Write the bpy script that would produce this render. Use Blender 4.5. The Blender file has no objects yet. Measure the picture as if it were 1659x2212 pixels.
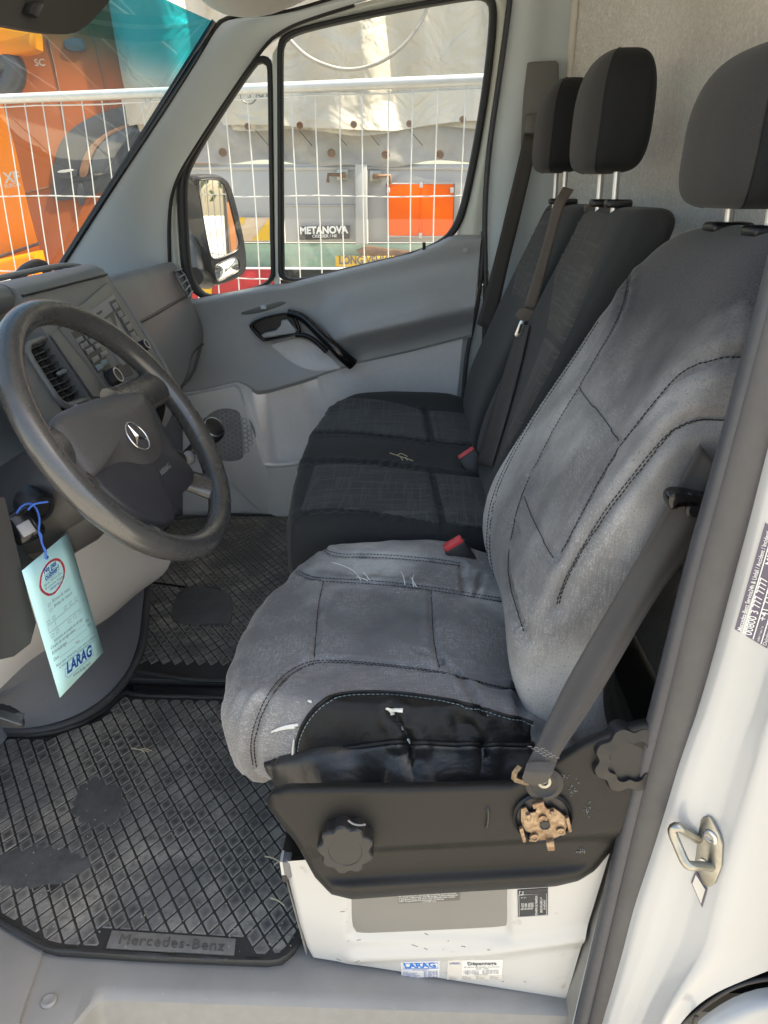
import bpy, bmesh, math, random
import numpy as np
from mathutils import Vector, Matrix
from mathutils.bvhtree import BVHTree
random.seed(7)
rng = np.random.default_rng(7)
SC = bpy.context.scene
COL = SC.collection
R_ = math.radians

# ---------------------------------------------------------------- camera, sky, sun, exposure
# World axes: +X towards the rear of the van, +Y from the driver's door to the passenger's door, Z up, floor of the cab at z = 0.
CAM = Vector((0.0, -0.75, 1.03)); YAW = R_(2.0); PITCH = R_(22.3)
FW = Vector((-math.sin(YAW)*math.cos(PITCH), math.cos(YAW)*math.cos(PITCH), -math.sin(PITCH)))
RT = Vector((math.cos(YAW), math.sin(YAW), 0)); UP = RT.cross(FW)
FPX = 1663.0
cd = bpy.data.cameras.new('camera'); cam = bpy.data.objects.new('camera', cd); COL.objects.link(cam)
cam.location = CAM
cam.rotation_euler = Matrix((RT, UP, -FW)).transposed().to_euler()
cd.sensor_fit = 'VERTICAL'; cd.sensor_height = 34.6; cd.lens = 34.6*FPX/2212.0
cd.clip_start = 0.02; cd.clip_end = 500
SC.camera = cam

SUN_EL = R_(60); SUN_DIR = Vector((0.50, -0.035, 0.866)).normalized()   # towards the sun: behind the van, high
w = bpy.data.worlds.new('World'); SC.world = w; w.use_nodes = True
nt = w.node_tree; bg = nt.nodes['Background']
sky = nt.nodes.new('ShaderNodeTexSky'); sky.sky_type = 'NISHITA'; sky.sun_disc = False
sky.sun_elevation = SUN_EL; sky.sun_rotation = math.atan2(SUN_DIR.x, SUN_DIR.y)
sky.dust_density = 2.5; sky.air_density = 1.0; sky.ozone_density = 1.0
nt.links.new(sky.outputs[0], bg.inputs[0]); bg.inputs[1].default_value = 0.15
sl = bpy.data.lights.new('sun', 'SUN'); sl.energy = 5.0; sl.angle = R_(0.6); sl.color = (1, .95, .87)
so = bpy.data.objects.new('sun', sl); COL.objects.link(so); so.rotation_euler = SUN_DIR.to_track_quat('Z', 'Y').to_euler()
vs = SC.view_settings; vs.view_transform = 'Standard'; vs.look = 'None'; vs.gamma = 1; vs.use_curve_mapping = False
vs.exposure = 1.6
vs.use_white_balance = True; vs.white_balance_temperature = 7450; vs.white_balance_tint = 7
SC.cycles.max_bounces = 10; SC.cycles.diffuse_bounces = 6; SC.cycles.glossy_bounces = 4
SC.cycles.transparent_max_bounces = 16; SC.cycles.sample_clamp_indirect = 6; SC.cycles.caustics_reflective = False
SC.cycles.caustics_refractive = False
SC.cycles.use_denoising = True

def ray(px, py):
    return (FW + RT*((px-829.5)/FPX) - UP*((py-1106.0)/FPX))
def P(px, py, x=None, y=None, z=None):
    """survey point: where the sight line of a photo position (1659 x 2212) meets a plane of the van"""
    d = ray(px, py)
    t = (x-CAM.x)/d.x if x is not None else (y-CAM.y)/d.y if y is not None else (z-CAM.z)/d.z
    return CAM + d*t
def PP(l, **k): return [P(a, b, **k) for a, b in l]
def plane_hit(px, py, o, n):
    d = ray(px, py); t = (o-CAM).dot(n)/d.dot(n)
    return CAM + d*t

# ---------------------------------------------------------------- materials
MATS = {}
def mat(name, color, rough=.5, metal=0., bump=None, var=None, spec=.5, coat=0., sheen=0., bump2=None, dirt=None, trans=None, alpha=None, wave=None, emit=None):
    if name in MATS: return MATS[name]
    m = bpy.data.materials.new(name); m.use_nodes = True; t = m.node_tree; N = t.nodes; L = t.links
    b = N['Principled BSDF']
    b.inputs['Base Color'].default_value = (*color, 1); b.inputs['Roughness'].default_value = rough
    b.inputs['Metallic'].default_value = metal; b.inputs['Specular IOR Level'].default_value = spec
    b.inputs['Coat Weight'].default_value = coat; b.inputs['Coat Roughness'].default_value = .08
    b.inputs['Sheen Weight'].default_value = sheen
    tc = N.new('ShaderNodeTexCoord')
    def noise(scale, detail=4, dist=0.):
        n = N.new('ShaderNodeTexNoise'); n.inputs['Scale'].default_value = scale; n.inputs['Detail'].default_value = detail
        n.inputs['Distortion'].default_value = dist
        L.new(tc.outputs['Object'], n.inputs['Vector']); return n
    cur = None
    if var:   # list of (scale, amount, [colour])
        for v in var:
            n = noise(v[0], 5, v[3] if len(v) > 3 else 0.)
            r = N.new('ShaderNodeMapRange'); r.inputs[1].default_value = .35; r.inputs[2].default_value = .65
            L.new(n.outputs[0], r.inputs[0])
            mx = N.new('ShaderNodeMix'); mx.data_type = 'RGBA'
            if cur is None: mx.inputs[6].default_value = (*color, 1)
            else: L.new(cur, mx.inputs[6])
            c2 = v[2] if len(v) > 2 and v[2] else [c*.6 for c in color]
            mx.inputs[7].default_value = (*c2, 1)
            mu = N.new('ShaderNodeMath'); mu.operation = 'MULTIPLY'; mu.inputs[1].default_value = v[1]
            L.new(r.outputs[0], mu.inputs[0]); L.new(mu.outputs[0], mx.inputs[0]); cur = mx.outputs[2]
        rr = N.new('ShaderNodeMapRange'); rr.inputs[3].default_value = max(.03, rough-.07); rr.inputs[4].default_value = min(1, rough+.09)
        L.new(n.outputs[0], rr.inputs[0]); L.new(rr.outputs[0], b.inputs['Roughness'])
    if dirt:  # (scale, threshold, colour, amount) sparse spots
        n = noise(dirt[0], 8, .3)
        r = N.new('ShaderNodeMapRange'); r.inputs[1].default_value = dirt[1]; r.inputs[2].default_value = dirt[1]+.08
        L.new(n.outputs[0], r.inputs[0])
        mx = N.new('ShaderNodeMix'); mx.data_type = 'RGBA'
        if cur is None: mx.inputs[6].default_value = (*color, 1)
        else: L.new(cur, mx.inputs[6])
        mx.inputs[7].default_value = (*dirt[2], 1)
        mu = N.new('ShaderNodeMath'); mu.operation = 'MULTIPLY'; mu.inputs[1].default_value = dirt[3]
        L.new(r.outputs[0], mu.inputs[0]); L.new(mu.outputs[0], mx.inputs[0]); cur = mx.outputs[2]
    if cur is not None: L.new(cur, b.inputs['Base Color'])
    last = None
    def addbump(src, strength, dist):
        nonlocal last
        bp = N.new('ShaderNodeBump'); bp.inputs['Strength'].default_value = strength; bp.inputs['Distance'].default_value = dist
        L.new(src, bp.inputs['Height'])
        if last is not None: L.new(last, bp.inputs['Normal'])
        last = bp.outputs[0]
    if bump2: addbump(noise(bump2[0], 3, bump2[3] if len(bump2) > 3 else 0).outputs[0], bump2[1], bump2[2])
    if bump: addbump(noise(bump[0], 4).outputs[0], bump[1], bump[2] if len(bump) > 2 else .002)
    if wave:  # list of (direction 'X'/'Y'/'Z', scale, strength, dist)
        for wv in wave:
            q = N.new('ShaderNodeTexWave'); q.bands_direction = wv[0]; q.inputs['Scale'].default_value = wv[1]
            q.inputs['Distortion'].default_value = 1.2; q.inputs['Detail'].default_value = 2; q.inputs['Detail Scale'].default_value = 3
            L.new(tc.outputs['Object'], q.inputs['Vector']); addbump(q.outputs['Fac'], wv[2], wv[3])
    if last is not None: L.new(last, b.inputs['Normal'])
    if trans: b.inputs['Transmission Weight'].default_value = trans
    if emit: b.inputs['Emission Color'].default_value = (*emit[0], 1); b.inputs['Emission Strength'].default_value = emit[1]
    MATS[name] = m; return m

def glass(name, tint, gloss=.05, band=None, dust=.03):
    m = bpy.data.materials.new(name); m.use_nodes = True; t = m.node_tree; N = t.nodes; L = t.links
    N.remove(N['Principled BSDF']); out = N['Material Output']
    tr = N.new('ShaderNodeBsdfTransparent'); tr.inputs[0].default_value = (*tint, 1)
    gl = N.new('ShaderNodeBsdfGlossy'); gl.inputs['Roughness'].default_value = .01
    # Schlick reflectance of a thin pane, the same from both sides
    ge = N.new('ShaderNodeNewGeometry'); dt = N.new('ShaderNodeVectorMath'); dt.operation = 'DOT_PRODUCT'
    L.new(ge.outputs['Incoming'], dt.inputs[0]); L.new(ge.outputs['Normal'], dt.inputs[1])
    def mth(op, a, b=None):
        m_ = N.new('ShaderNodeMath'); m_.operation = op
        for i, q in enumerate((a, b)):
            if q is None: continue
            if isinstance(q, (int, float)): m_.inputs[i].default_value = q
            else: L.new(q, m_.inputs[i])
        return m_.outputs[0]
    fac = mth('ADD', mth('MULTIPLY', mth('POWER', mth('SUBTRACT', 1.0, mth('ABSOLUTE', dt.outputs['Value'])), 5.0), 1-gloss), gloss)
    mx = N.new('ShaderNodeMixShader'); L.new(fac, mx.inputs[0])
    L.new(gl.outputs[0], mx.inputs[2]); L.new(mx.outputs[0], out.inputs[0])
    tl = N.new('ShaderNodeBsdfTranslucent'); tl.inputs[0].default_value = (.8, .78, .74, 1); md = N.new('ShaderNodeMixShader')
    tcd = N.new('ShaderNodeTexCoord'); nd = N.new('ShaderNodeTexNoise'); nd.inputs['Scale'].default_value = 9; nd.inputs['Detail'].default_value = 8; L.new(tcd.outputs['Object'], nd.inputs['Vector'])
    rd = N.new('ShaderNodeMapRange'); rd.inputs[1].default_value = .3; rd.inputs[2].default_value = .75; rd.inputs[3].default_value = dust*.6; rd.inputs[4].default_value = dust*1.5; L.new(nd.outputs[0], rd.inputs[0]); L.new(rd.outputs[0], md.inputs[0])
    L.new(tr.outputs[0], md.inputs[1]); L.new(tl.outputs[0], md.inputs[2]); L.new(md.outputs[0], mx.inputs[1])
    if band:  # teal sun band printed into the glass, (z0, z1, colour)
        tc = N.new('ShaderNodeTexCoord'); sx = N.new('ShaderNodeSeparateXYZ'); L.new(tc.outputs['Object'], sx.inputs[0])
        r = N.new('ShaderNodeMapRange'); r.interpolation_type = 'SMOOTHSTEP'; r.inputs[1].default_value = band[0]; r.inputs[2].default_value = band[1]
        L.new(sx.outputs[2], r.inputs[0])
        c = N.new('ShaderNodeMix'); c.data_type = 'RGBA'; c.inputs[6].default_value = (*tint, 1); c.inputs[7].default_value = (*band[2], 1)
        L.new(r.outputs[0], c.inputs[0]); L.new(c.outputs[2], tr.inputs[0])
    MATS[name] = m; return m

M = {}
M['door_dark'] = mat('door_trim_grey', (.42, .435, .45), .40, bump=(900, .4, .0008), var=[(6, .15, (.36, .37, .38)), (60, .15, (.35, .355, .36))])
M['door_light'] = mat('door_trim_light_grey', (.80, .80, .81), .55, bump=(900, .3, .0008), var=[(6, .15, (.70, .70, .70)), (70, .15, (.62, .62, .62))])
M['speaker'] = mat('speaker_panel_grey', (.72, .72, .73), .55, bump=(900, .2, .0006))
M['pillar_grey'] = mat('pillar_trim_grey', (.58, .65, .69), .6, bump=(700, .15, .0006), var=[(5, .08)])
M['lining'] = mat('headliner_beige', (.72, .69, .64), .9, bump=(500, .3, .001))
M['dash'] = mat('dash_charcoal', (.16, .167, .171), .36, bump=(800, .35, .0006), var=[(7, .1)])
M['dash_face'] = mat('dash_fascia', (.155, .157, .157), .38, bump=(1200, .12, .0004))
M['dash_light'] = mat('dash_lower_grey', (.52, .50, .49), .6, bump=(900, .25, .0006), var=[(7, .1)])
M['dash_rim'] = mat('dash_rim_grey', (.23, .235, .24), .4)
M['black'] = mat('black_plastic', (.012, .012, .014), .4, bump=(700, .12, .0005))
M['gloss_black'] = mat('gloss_black_plastic', (.010, .010, .011), .18)
M['rubber'] = mat('black_rubber', (.016, .017, .019), .5, bump=(300, .12, .0008))
M['seal'] = mat('weatherstrip_rubber', (.06, .063, .074), .42, bump=(60, .15, .002), var=[(25, .25), (140, .2)])
M['seal_brown'] = mat('weatherstrip_grey', (.080, .078, .080), .55, var=[(12, .3), (90, .15)])
M['wheel'] = mat('wheel_worn_polyurethane', (.055, .055, .056), .25, spec=.9, bump=(420, .14, .0005), var=[(9, .4, (.085, .083, .078)), (60, .25)])
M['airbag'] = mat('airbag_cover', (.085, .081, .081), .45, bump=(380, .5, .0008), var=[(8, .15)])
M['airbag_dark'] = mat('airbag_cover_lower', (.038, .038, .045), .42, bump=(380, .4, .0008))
M['chrome'] = mat('chrome', (.75, .75, .76), .16, 1.)
M['chrome_dull'] = mat('brushed_chrome', (.55, .55, .56), .3, 1.)
M['zinc'] = mat('zinc_plated_steel', (.42, .42, .39), .34, 1., var=[(30, .5, (.30, .27, .20)), (120, .3)])
M['copper'] = mat('bare_rusty_steel', (.44, .34, .24), .45, .8, var=[(60, .7, (.20, .11, .06)), (240, .5, (.12, .08, .05))])
M['white'] = mat('van_white_paint', (.55, .54, .52), .3, coat=.35, var=[(5, .10, (.54, .53, .50)), (30, .08, (.48, .46, .42))], dirt=(38, .66, (.33, .29, .23), .6))
M['pillar_white'] = mat('pillar_white_paint', (.475, .478, .475), .2, coat=.6, var=[(4, .16, (.42, .41, .39))], bump2=(7, .06, .01), dirt=(45, .735, (.35, .32, .28), .4))
M['frame_white'] = mat('door_frame_paint', (.62, .66, .62), .3, coat=.5)
M['plate_grey'] = mat('primer_grey', (.22, .21, .193), .45, var=[(12, .12)])
M['sill'] = mat('sill_plastic', (.30, .29, .272), .5, bump=(600, .25, .0007), var=[(8, .35, (.15, .15, .15)), (45, .3, (.30, .29, .27))], dirt=(120, .68, (.42, .40, .36), .5))
M['step'] = mat('step_plastic_beige', (.265, .255, .235), .5, bump=(600, .15, .0007), var=[(6, .25, (.25, .245, .23)), (60, .2)], dirt=(90, .70, (.55, .52, .48), .5))
M['mat_rubber'] = mat('floor_mat_rubber', (.034, .033, .032), .5, bump=(260, .3, .0008), var=[(20, .4, (.05, .049, .046)), (160, .3)], dirt=(240, .69, (.30, .26, .19), .7))
M['tile'] = mat('floor_mat_plate', (.20, .192, .18), .45, bump=(300, .35, .0007), var=[(18, .5, (.26, .24, .20)), (120, .4)], dirt=(330, .70, (.38, .33, .24), .8))
M['tile_centre'] = mat('floor_mat_tread_centre', (.105, .10, .095), .42, bump=(300, .4, .0008), var=[(9, .7, (.15, .14, .122)), (90, .4, (.05, .05, .05))], dirt=(330, .68, (.40, .35, .26), .8))
M['mat_worn'] = mat('floor_mat_worn', (.105, .105, .108), .42, bump=(60, .4, .003), var=[(22, .7, (.06, .06, .063)), (70, .5, (.13, .127, .12))])
M['tunnel'] = mat('footwell_carpet', (.27, .272, .295), .85, bump=(300, .5, .002), var=[(8, .2)])
M['trim_black'] = mat('seat_trim_plastic', (.0145, .014, .0135), .46, spec=.3, bump=(900, .5, .0007), var=[(5, .15)])
M['knob'] = mat('knob_plastic', (.020, .0195, .019), .4, bump=(700, .2, .0005))
M['belt'] = mat('belt_webbing', (.060, .055, .052), .7, wave=[('Z', 260, .35, .0006)], var=[(9, .2)])
M['belt_brown'] = mat('belt_webbing_brown', (.135, .115, .10), .65, wave=[('Z', 260, .35, .0006)], var=[(9, .2)])
M['red'] = mat('red_button', (.75, .06, .07), .4)
M['leather'] = mat('black_leatherette', (.009, .009, .0095), .52, spec=.34, bump=(110, .5, .002), bump2=(34, .25, .004, 2.0), var=[(30, .2)])
M['leather_dull'] = mat('black_leatherette_side', (.018, .018, .018), .42, spec=.6, bump=(120, .3, .002), bump2=(22, .35, .005, 1.4))
M['thread'] = mat('black_thread', (.006, .006, .007), .7)
M['white_thread'] = mat('white_thread', (.80, .80, .78), .8)
M['foam'] = mat('torn_white_backing', (.72, .71, .67), .9, bump=(300, .5, .001))
M['carpet'] = mat('bulkhead_felt', (.88, .865, .85), .95, bump=(260, .8, .004), var=[(3, .25, (.72, .70, .68)), (150, .6, (.56, .545, .53)), (60, .4, (.62, .60, .58))])
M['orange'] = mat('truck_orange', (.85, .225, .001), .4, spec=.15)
M['orange_shaded'] = mat('truck_orange_shaded_side', (.27, .068, .010), .45, spec=.2, var=[(1.2, .4, (.19, .045, .012))])  # same cab paint, darkened in the colour for its shaded side
M['truck_black'] = mat('truck_black', (.035, .037, .04), .35)
M['truck_glass'] = mat('truck_glass', (.05, .055, .06), .08)
M['silver_letters'] = mat('silver_letters', (.45, .44, .42), .35, .6)
M['tarp'] = mat('tarpaulin_cream', (.52, .475, .385), .42, bump2=(4.0, .8, .08, .8), bump=(20, .2, .008), var=[(1.5, .4, (.40, .38, .34)), (8, .25, (.42, .37, .28))])
M['tarp_dirty'] = mat('tarpaulin_grey_dirty', (.37, .35, .315), .6, bump2=(5, .4, .04, .6), var=[(4, .6, (.24, .23, .22)), (25, .25)])
M['board'] = mat('trailer_board_grey', (.40, .402, .395), .45, var=[(2, .12), (14, .1, (.36, .33, .28))])
M['plate_orange'] = mat('hazard_orange', (.92, .125, .001), .6, spec=.05)
M['green'] = mat('chassis_green', (.22, .40, .31), .5, var=[(6, .5, (.34, .44, .37)), (30, .3, (.30, .22, .14))])
M['yellow'] = mat('yellow_reflector', (.72, .43, .02), .4)
M['cream_refl'] = mat('cream_reflector', (.66, .52, .34), .5, var=[(14, .4, (.55, .33, .25))])
M['redp'] = mat('red_paint', (.42, .018, .022), .4)
M['rust'] = mat('rusty_metal', (.22, .12, .07), .6, .4, var=[(20, .7, (.10, .05, .03))])
M['galv'] = mat('galvanised_steel', (.62, .62, .60), .45, .35, var=[(15, .3)])
M['ground'] = mat('yard_concrete', (.44, .41, .36), .9, bump=(8, .4, .02), var=[(1.2, .3), (9, .3)])
M['leaf'] = mat('leaves', (.07, .13, .04), .6, var=[(4, .5, (.03, .07, .02))])
M['bark'] = mat('bark', (.12, .09, .06), .9)
M['letter_dark'] = mat('ink_dark', (.04, .042, .05), .5)
M['letter_white'] = mat('ink_white', (.78, .78, .76), .5)
M['letter_grey'] = mat('ink_grey', (.20, .27, .29), .6)
M['ink_blue'] = mat('ink_blue', (.01, .06, .36), .5)
M['ink_lblue'] = mat('ink_bright_blue', (.01, .18, .62), .5)
M['ink_red'] = mat('ink_red', (.72, .03, .09), .5)
M['tag'] = mat('tag_card_pale_blue', (.58, .95, .98), .6)
M['paper'] = mat('sticker_paper', (.76, .75, .72), .4)
M['paper_beige'] = mat('sticker_paper_beige', (.66, .62, .56), .5)
M['sticker_black'] = mat('sticker_black', (.018, .022, .03), .35)
M['sticker_grey'] = mat('sticker_grey', (.12, .115, .105), .45)
M['sticker_violet'] = mat('sticker_slate_violet', (.10, .085, .13), .25)
M['string'] = mat('blue_string', (.05, .16, .62), .7)
M['key_grey'] = mat('key_button_grey', (.38, .37, .38), .35)
M['mirror'] = mat('mirror_silver', (.88, .90, .90), .015, 1.)
M['straw'] = mat('dry_straw', (.62, .55, .38), .8)
M['crumb'] = mat('pale_crumbs', (.40, .36, .28), .9)
M['chalk'] = mat('scuff_glint_grey', (.20, .20, .20), .8)
M['visor'] = mat('visor_vinyl', (.045, .043, .041), .8, bump=(900, .3, .0006))
M['pillar_dark'] = mat('belt_cover_grey', (.14, .14, .138), .5, bump=(900, .2, .0006))
M['grille'] = mat('speaker_grille_grey', (.27, .275, .285), .6)
M['column'] = mat('column_plastic', (.055, .054, .055), .4, bump=(800, .3, .0006), var=[(9, .2)])
M['lcd'] = mat('radio_display', (.23, .215, .19), .25)
M['button'] = mat('radio_button', (.20, .20, .205), .35)
glass('window_glass', (.93, .96, .94)); M['glass'] = MATS['window_glass']
glass('windshield_glass', (.90, .92, .89), band=(1.235, 1.36, (.0, .36, .48)), dust=.04); M['wglass'] = MATS['windshield_glass']

# woven fabrics: thread pattern in the colour and in the relief
def fabric(name, c1, c2, scale, rough=.9, check=None, worn=None, sheen=.25, twill=None, zdark=None):
    m = bpy.data.materials.new(name); m.use_nodes = True; t = m.node_tree; N = t.nodes; L = t.links
    b = N['Principled BSDF']; b.inputs['Roughness'].default_value = rough; b.inputs['Sheen Weight'].default_value = sheen
    b.inputs['Sheen Roughness'].default_value = .4; b.inputs['Specular IOR Level'].default_value = .2
    tc = N.new('ShaderNodeTexCoord')
    def col(a): return (*a, 1)
    def noise(s, d=4, vec=None):
        n = N.new('ShaderNodeTexNoise'); n.inputs['Scale'].default_value = s; n.inputs['Detail'].default_value = d
        L.new(vec or tc.outputs['Object'], n.inputs['Vector']); return n.outputs[0]
    def mapr(src, a, bb):
        r = N.new('ShaderNodeMapRange'); r.inputs[1].default_value = a; r.inputs[2].default_value = bb; L.new(src, r.inputs[0]); return r.outputs[0]
    def mix(f, a, bb):
        x = N.new('ShaderNodeMix'); x.data_type = 'RGBA'
        if isinstance(f, float): x.inputs[0].default_value = f
        else: L.new(f, x.inputs[0])
        for i, s in ((6, a), (7, bb)):
            if isinstance(s, tuple): x.inputs[i].default_value = col(s)
            else: L.new(s, x.inputs[i])
        return x.outputs[2]
    def stretch(sx, sy, sz):
        mp = N.new('ShaderNodeMapping'); mp.inputs['Scale'].default_value = (sx, sy, sz); L.new(tc.outputs['Object'], mp.inputs[0]); return mp.outputs[0]
    fine = mapr(noise(scale, 3), .3, .7)
    c = mix(fine, c1, c2)
    if twill:
        for tv in twill:
            tw = mapr(noise(1.0, 2, stretch(*tv)), .38, .62); c = mix(tw, c, tuple(v*.62 for v in c1))
    if worn:
        for s, lo, hi, cc in worn: 
            f = mapr(noise(s, 5), lo, hi); c = mix(f, c, cc)
        c = mix(mapr(noise(scale*.8, 2), .55, .85), c, tuple(v*.6 for v in c1))
    if check:  # two directions of irregular pale threads
        for v in check:
            f = mapr(noise(1.0, 1, stretch(*v)), .56, .62); mu = N.new('ShaderNodeMath'); mu.operation = 'MULTIPLY'; mu.inputs[1].default_value = .55
            L.new(f, mu.inputs[0]); c = mix(mu.outputs[0], c, c2)
    if zdark:  # darker cloth above a ragged height
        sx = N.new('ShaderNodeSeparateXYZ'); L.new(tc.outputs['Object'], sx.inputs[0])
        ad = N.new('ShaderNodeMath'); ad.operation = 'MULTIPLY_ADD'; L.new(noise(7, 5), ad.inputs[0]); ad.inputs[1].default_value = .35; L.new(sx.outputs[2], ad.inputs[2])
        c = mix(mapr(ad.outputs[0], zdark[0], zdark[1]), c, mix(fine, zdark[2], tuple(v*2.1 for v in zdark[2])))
    L.new(c, b.inputs['Base Color'])
    bp = N.new('ShaderNodeBump'); bp.inputs['Strength'].default_value = .5; bp.inputs['Distance'].default_value = .0008
    L.new(noise(scale, 3), bp.inputs['Height'])
    b2 = N.new('ShaderNodeBump'); b2.inputs['Strength'].default_value = .12; b2.inputs['Distance'].default_value = .006
    L.new(noise(14, 3), b2.inputs['Height']); L.new(bp.outputs[0], b2.inputs['Normal']); L.new(b2.outputs[0], b.inputs['Normal'])
    MATS[name] = m; M[name] = m; return m
fabric('fabric_black', (.025, .028, .030), (.046, .049, .051), 700, sheen=.12)
fabric('fabric_check', (.021, .024, .026), (.105, .110, .112), 800, check=[(150, 7, 7), (7, 120, 7), (9, 170, 9)], sheen=.1)
fabric('fabric_check_back', (.018, .018, .019), (.10, .097, .093), 800, check=[(9, 150, 9), (7, 7, 150)], sheen=.1)
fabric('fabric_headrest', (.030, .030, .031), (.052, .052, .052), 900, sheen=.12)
fabric('fabric_headrest_shaded', (.011, .012, .013), (.022, .023, .024), 900, sheen=.05)  # headrest cloth with the shade of its sides put into the colour
fabric('denim', (.31, .305, .306), (.42, .412, .409), 520, worn=[(6.5, .44, .64, (.135, .134, .139)), (3.4, .50, .64, (.50, .493, .483)), (15, .50, .70, (.17, .169, .173))], sheen=.3, twill=[(70, 620, 620), (620, 70, 620)])
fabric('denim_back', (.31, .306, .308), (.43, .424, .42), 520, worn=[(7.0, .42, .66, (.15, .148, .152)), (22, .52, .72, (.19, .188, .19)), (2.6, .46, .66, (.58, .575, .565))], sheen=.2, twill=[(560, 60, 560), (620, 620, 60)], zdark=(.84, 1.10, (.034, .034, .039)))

# tread blocks of the mats: rim paler than the rubbed centre (wear value stored on the vertices)
def tread():
    m = bpy.data.materials.new('floor_mat_tread'); m.use_nodes = True; N = m.node_tree.nodes; L = m.node_tree.links; b = N['Principled BSDF']
    at = N.new('ShaderNodeAttribute'); at.attribute_name = 'wear'; ge = N.new('ShaderNodeNewGeometry')
    def noise(s, d=4):
        n = N.new('ShaderNodeTexNoise'); n.inputs['Scale'].default_value = s; n.inputs['Detail'].default_value = d; L.new(ge.outputs['Position'], n.inputs['Vector']); return n.outputs[0]
    def mapr(src, a, c):
        r = N.new('ShaderNodeMapRange'); r.inputs[1].default_value = a; r.inputs[2].default_value = c; L.new(src, r.inputs[0]); return r.outputs[0]
    def mix(f, a, c):
        x = N.new('ShaderNodeMix'); x.data_type = 'RGBA'; L.new(f, x.inputs[0])
        for i, s in ((6, a), (7, c)):
            if isinstance(s, tuple): x.inputs[i].default_value = (*s, 1)
            else: L.new(s, x.inputs[i])
        return x.outputs[2]
    rim = mix(mapr(noise(7), .40, .62), (.20, .195, .185), (.36, .335, .29))
    mu = N.new('ShaderNodeMath'); mu.operation = 'MULTIPLY'; L.new(at.outputs['Fac'], mu.inputs[0]); L.new(mapr(noise(16, 3), .36, .58), mu.inputs[1])
    c = mix(mu.outputs[0], rim, (.075, .073, .072))
    c = mix(mapr(noise(120, 5), .50, .85), c, (.10, .098, .092))
    c = mix(mapr(noise(330, 6), .70, .76), c, (.52, .45, .32))
    L.new(c, b.inputs['Base Color']); b.inputs['Roughness'].default_value = .45
    bp = N.new('ShaderNodeBump'); bp.inputs['Strength'].default_value = .4; bp.inputs['Distance'].default_value = .0008; L.new(noise(300), bp.inputs['Height']); L.new(bp.outputs[0], b.inputs['Normal'])
    M['tread'] = m
tread()

# ---------------------------------------------------------------- helpers
def tag(o, label=None, cat=None, group=None, kind=None):
    if label: o['label'] = label
    if cat: o['category'] = cat
    if group: o['group'] = group
    if kind: o['kind'] = kind
    return o
def thing(name, loc, label, cat, group=None):
    o = bpy.data.objects.new(name, None); COL.objects.link(o); o.location = Vector(loc); o.empty_display_size = .05
    return tag(o, label, cat, group)
def wloc(o):
    v = Vector(o.location)
    while o.parent: o = o.parent; v += 0*v
    return v
def attach(o, parent):
    """parent an object whose mesh is in world coordinates"""
    o.parent = parent
    if parent is not None:
        w = parent.get('_w')
        o.matrix_parent_inverse = Matrix.Translation(-(Vector(parent['_w']) if w is not None else Vector(parent.location)))
        o['_w'] = (0., 0., 0.)
def mesh(name, verts, faces, m, parent=None, smooth=True, sharp=None):
    me = bpy.data.meshes.new(name); me.from_pydata([tuple(v) for v in verts], [], faces)
    me.update()
    if smooth:
        me.polygons.foreach_set('use_smooth', [True]*len(me.polygons))
        if sharp: me.set_sharp_from_angle(angle=R_(sharp))
    me.materials.append(M[m] if isinstance(m, str) else m)
    o = bpy.data.objects.new(name, me); COL.objects.link(o)
    attach(o, parent); return o
def bm_obj(name, bm, m, parent=None, sharp=35):
    bmesh.ops.recalc_face_normals(bm, faces=bm.faces)
    me = bpy.data.meshes.new(name); bm.to_mesh(me); bm.free()
    me.polygons.foreach_set('use_smooth', [True]*len(me.polygons)); me.set_sharp_from_angle(angle=R_(sharp))
    me.materials.append(M[m] if isinstance(m, str) else m)
    o = bpy.data.objects.new(name, me); COL.objects.link(o); attach(o, parent); return o
def resample(pts, n, closed=False):
    p = [np.array(q, float) for q in pts]
    if closed: p = p+[p[0]]
    p = np.array(p); d = np.r_[0, np.cumsum(np.linalg.norm(np.diff(p, axis=0), axis=1))]
    t = np.linspace(0, d[-1], n, endpoint=not closed)
    return np.stack([np.interp(t, d, p[:, k]) for k in range(p.shape[1])], 1)
def smooth_pts(pts, n, closed=False, it=3):
    """Chaikin-rounded polyline resampled to n points"""
    p = np.array([np.array(q, float) for q in pts])
    for _ in range(it):
        if closed: q = np.roll(p, -1, 0); p = np.stack([.75*p+.25*q, .25*p+.75*q], 1).reshape(-1, p.shape[1])
        else:
            a, b = p[:-1], p[1:]; m = np.stack([.75*a+.25*b, .25*a+.75*b], 1).reshape(-1, p.shape[1]); p = np.vstack([p[:1], m, p[-1:]])
    return resample(p, n, closed)
def gridmesh(name, G, m, parent=None, cu=False, cv=False, sharp=None, capu=False, flip=False):
    G = np.asarray(G, float); n, k = G.shape[:2]; V = G.reshape(-1, 3); F = []
    for i in range(n if cu else n-1):
        for j in range(k if cv else k-1):
            a = i*k+j; b = i*k+(j+1) % k; c = ((i+1) % n)*k+(j+1) % k; d = ((i+1) % n)*k+j
            F.append((a, b, c, d) if not flip else (d, c, b, a))
    if capu: F.append(list(range(k))[::-1]); F.append([(n-1)*k+j for j in range(k)])
    return mesh(name, V, F, m, parent, True, sharp)
def thicken(o, t, offset=-1, bevel=0):
    md = o.modifiers.new('thick', 'SOLIDIFY'); md.thickness = t; md.offset = offset
    return o
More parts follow.
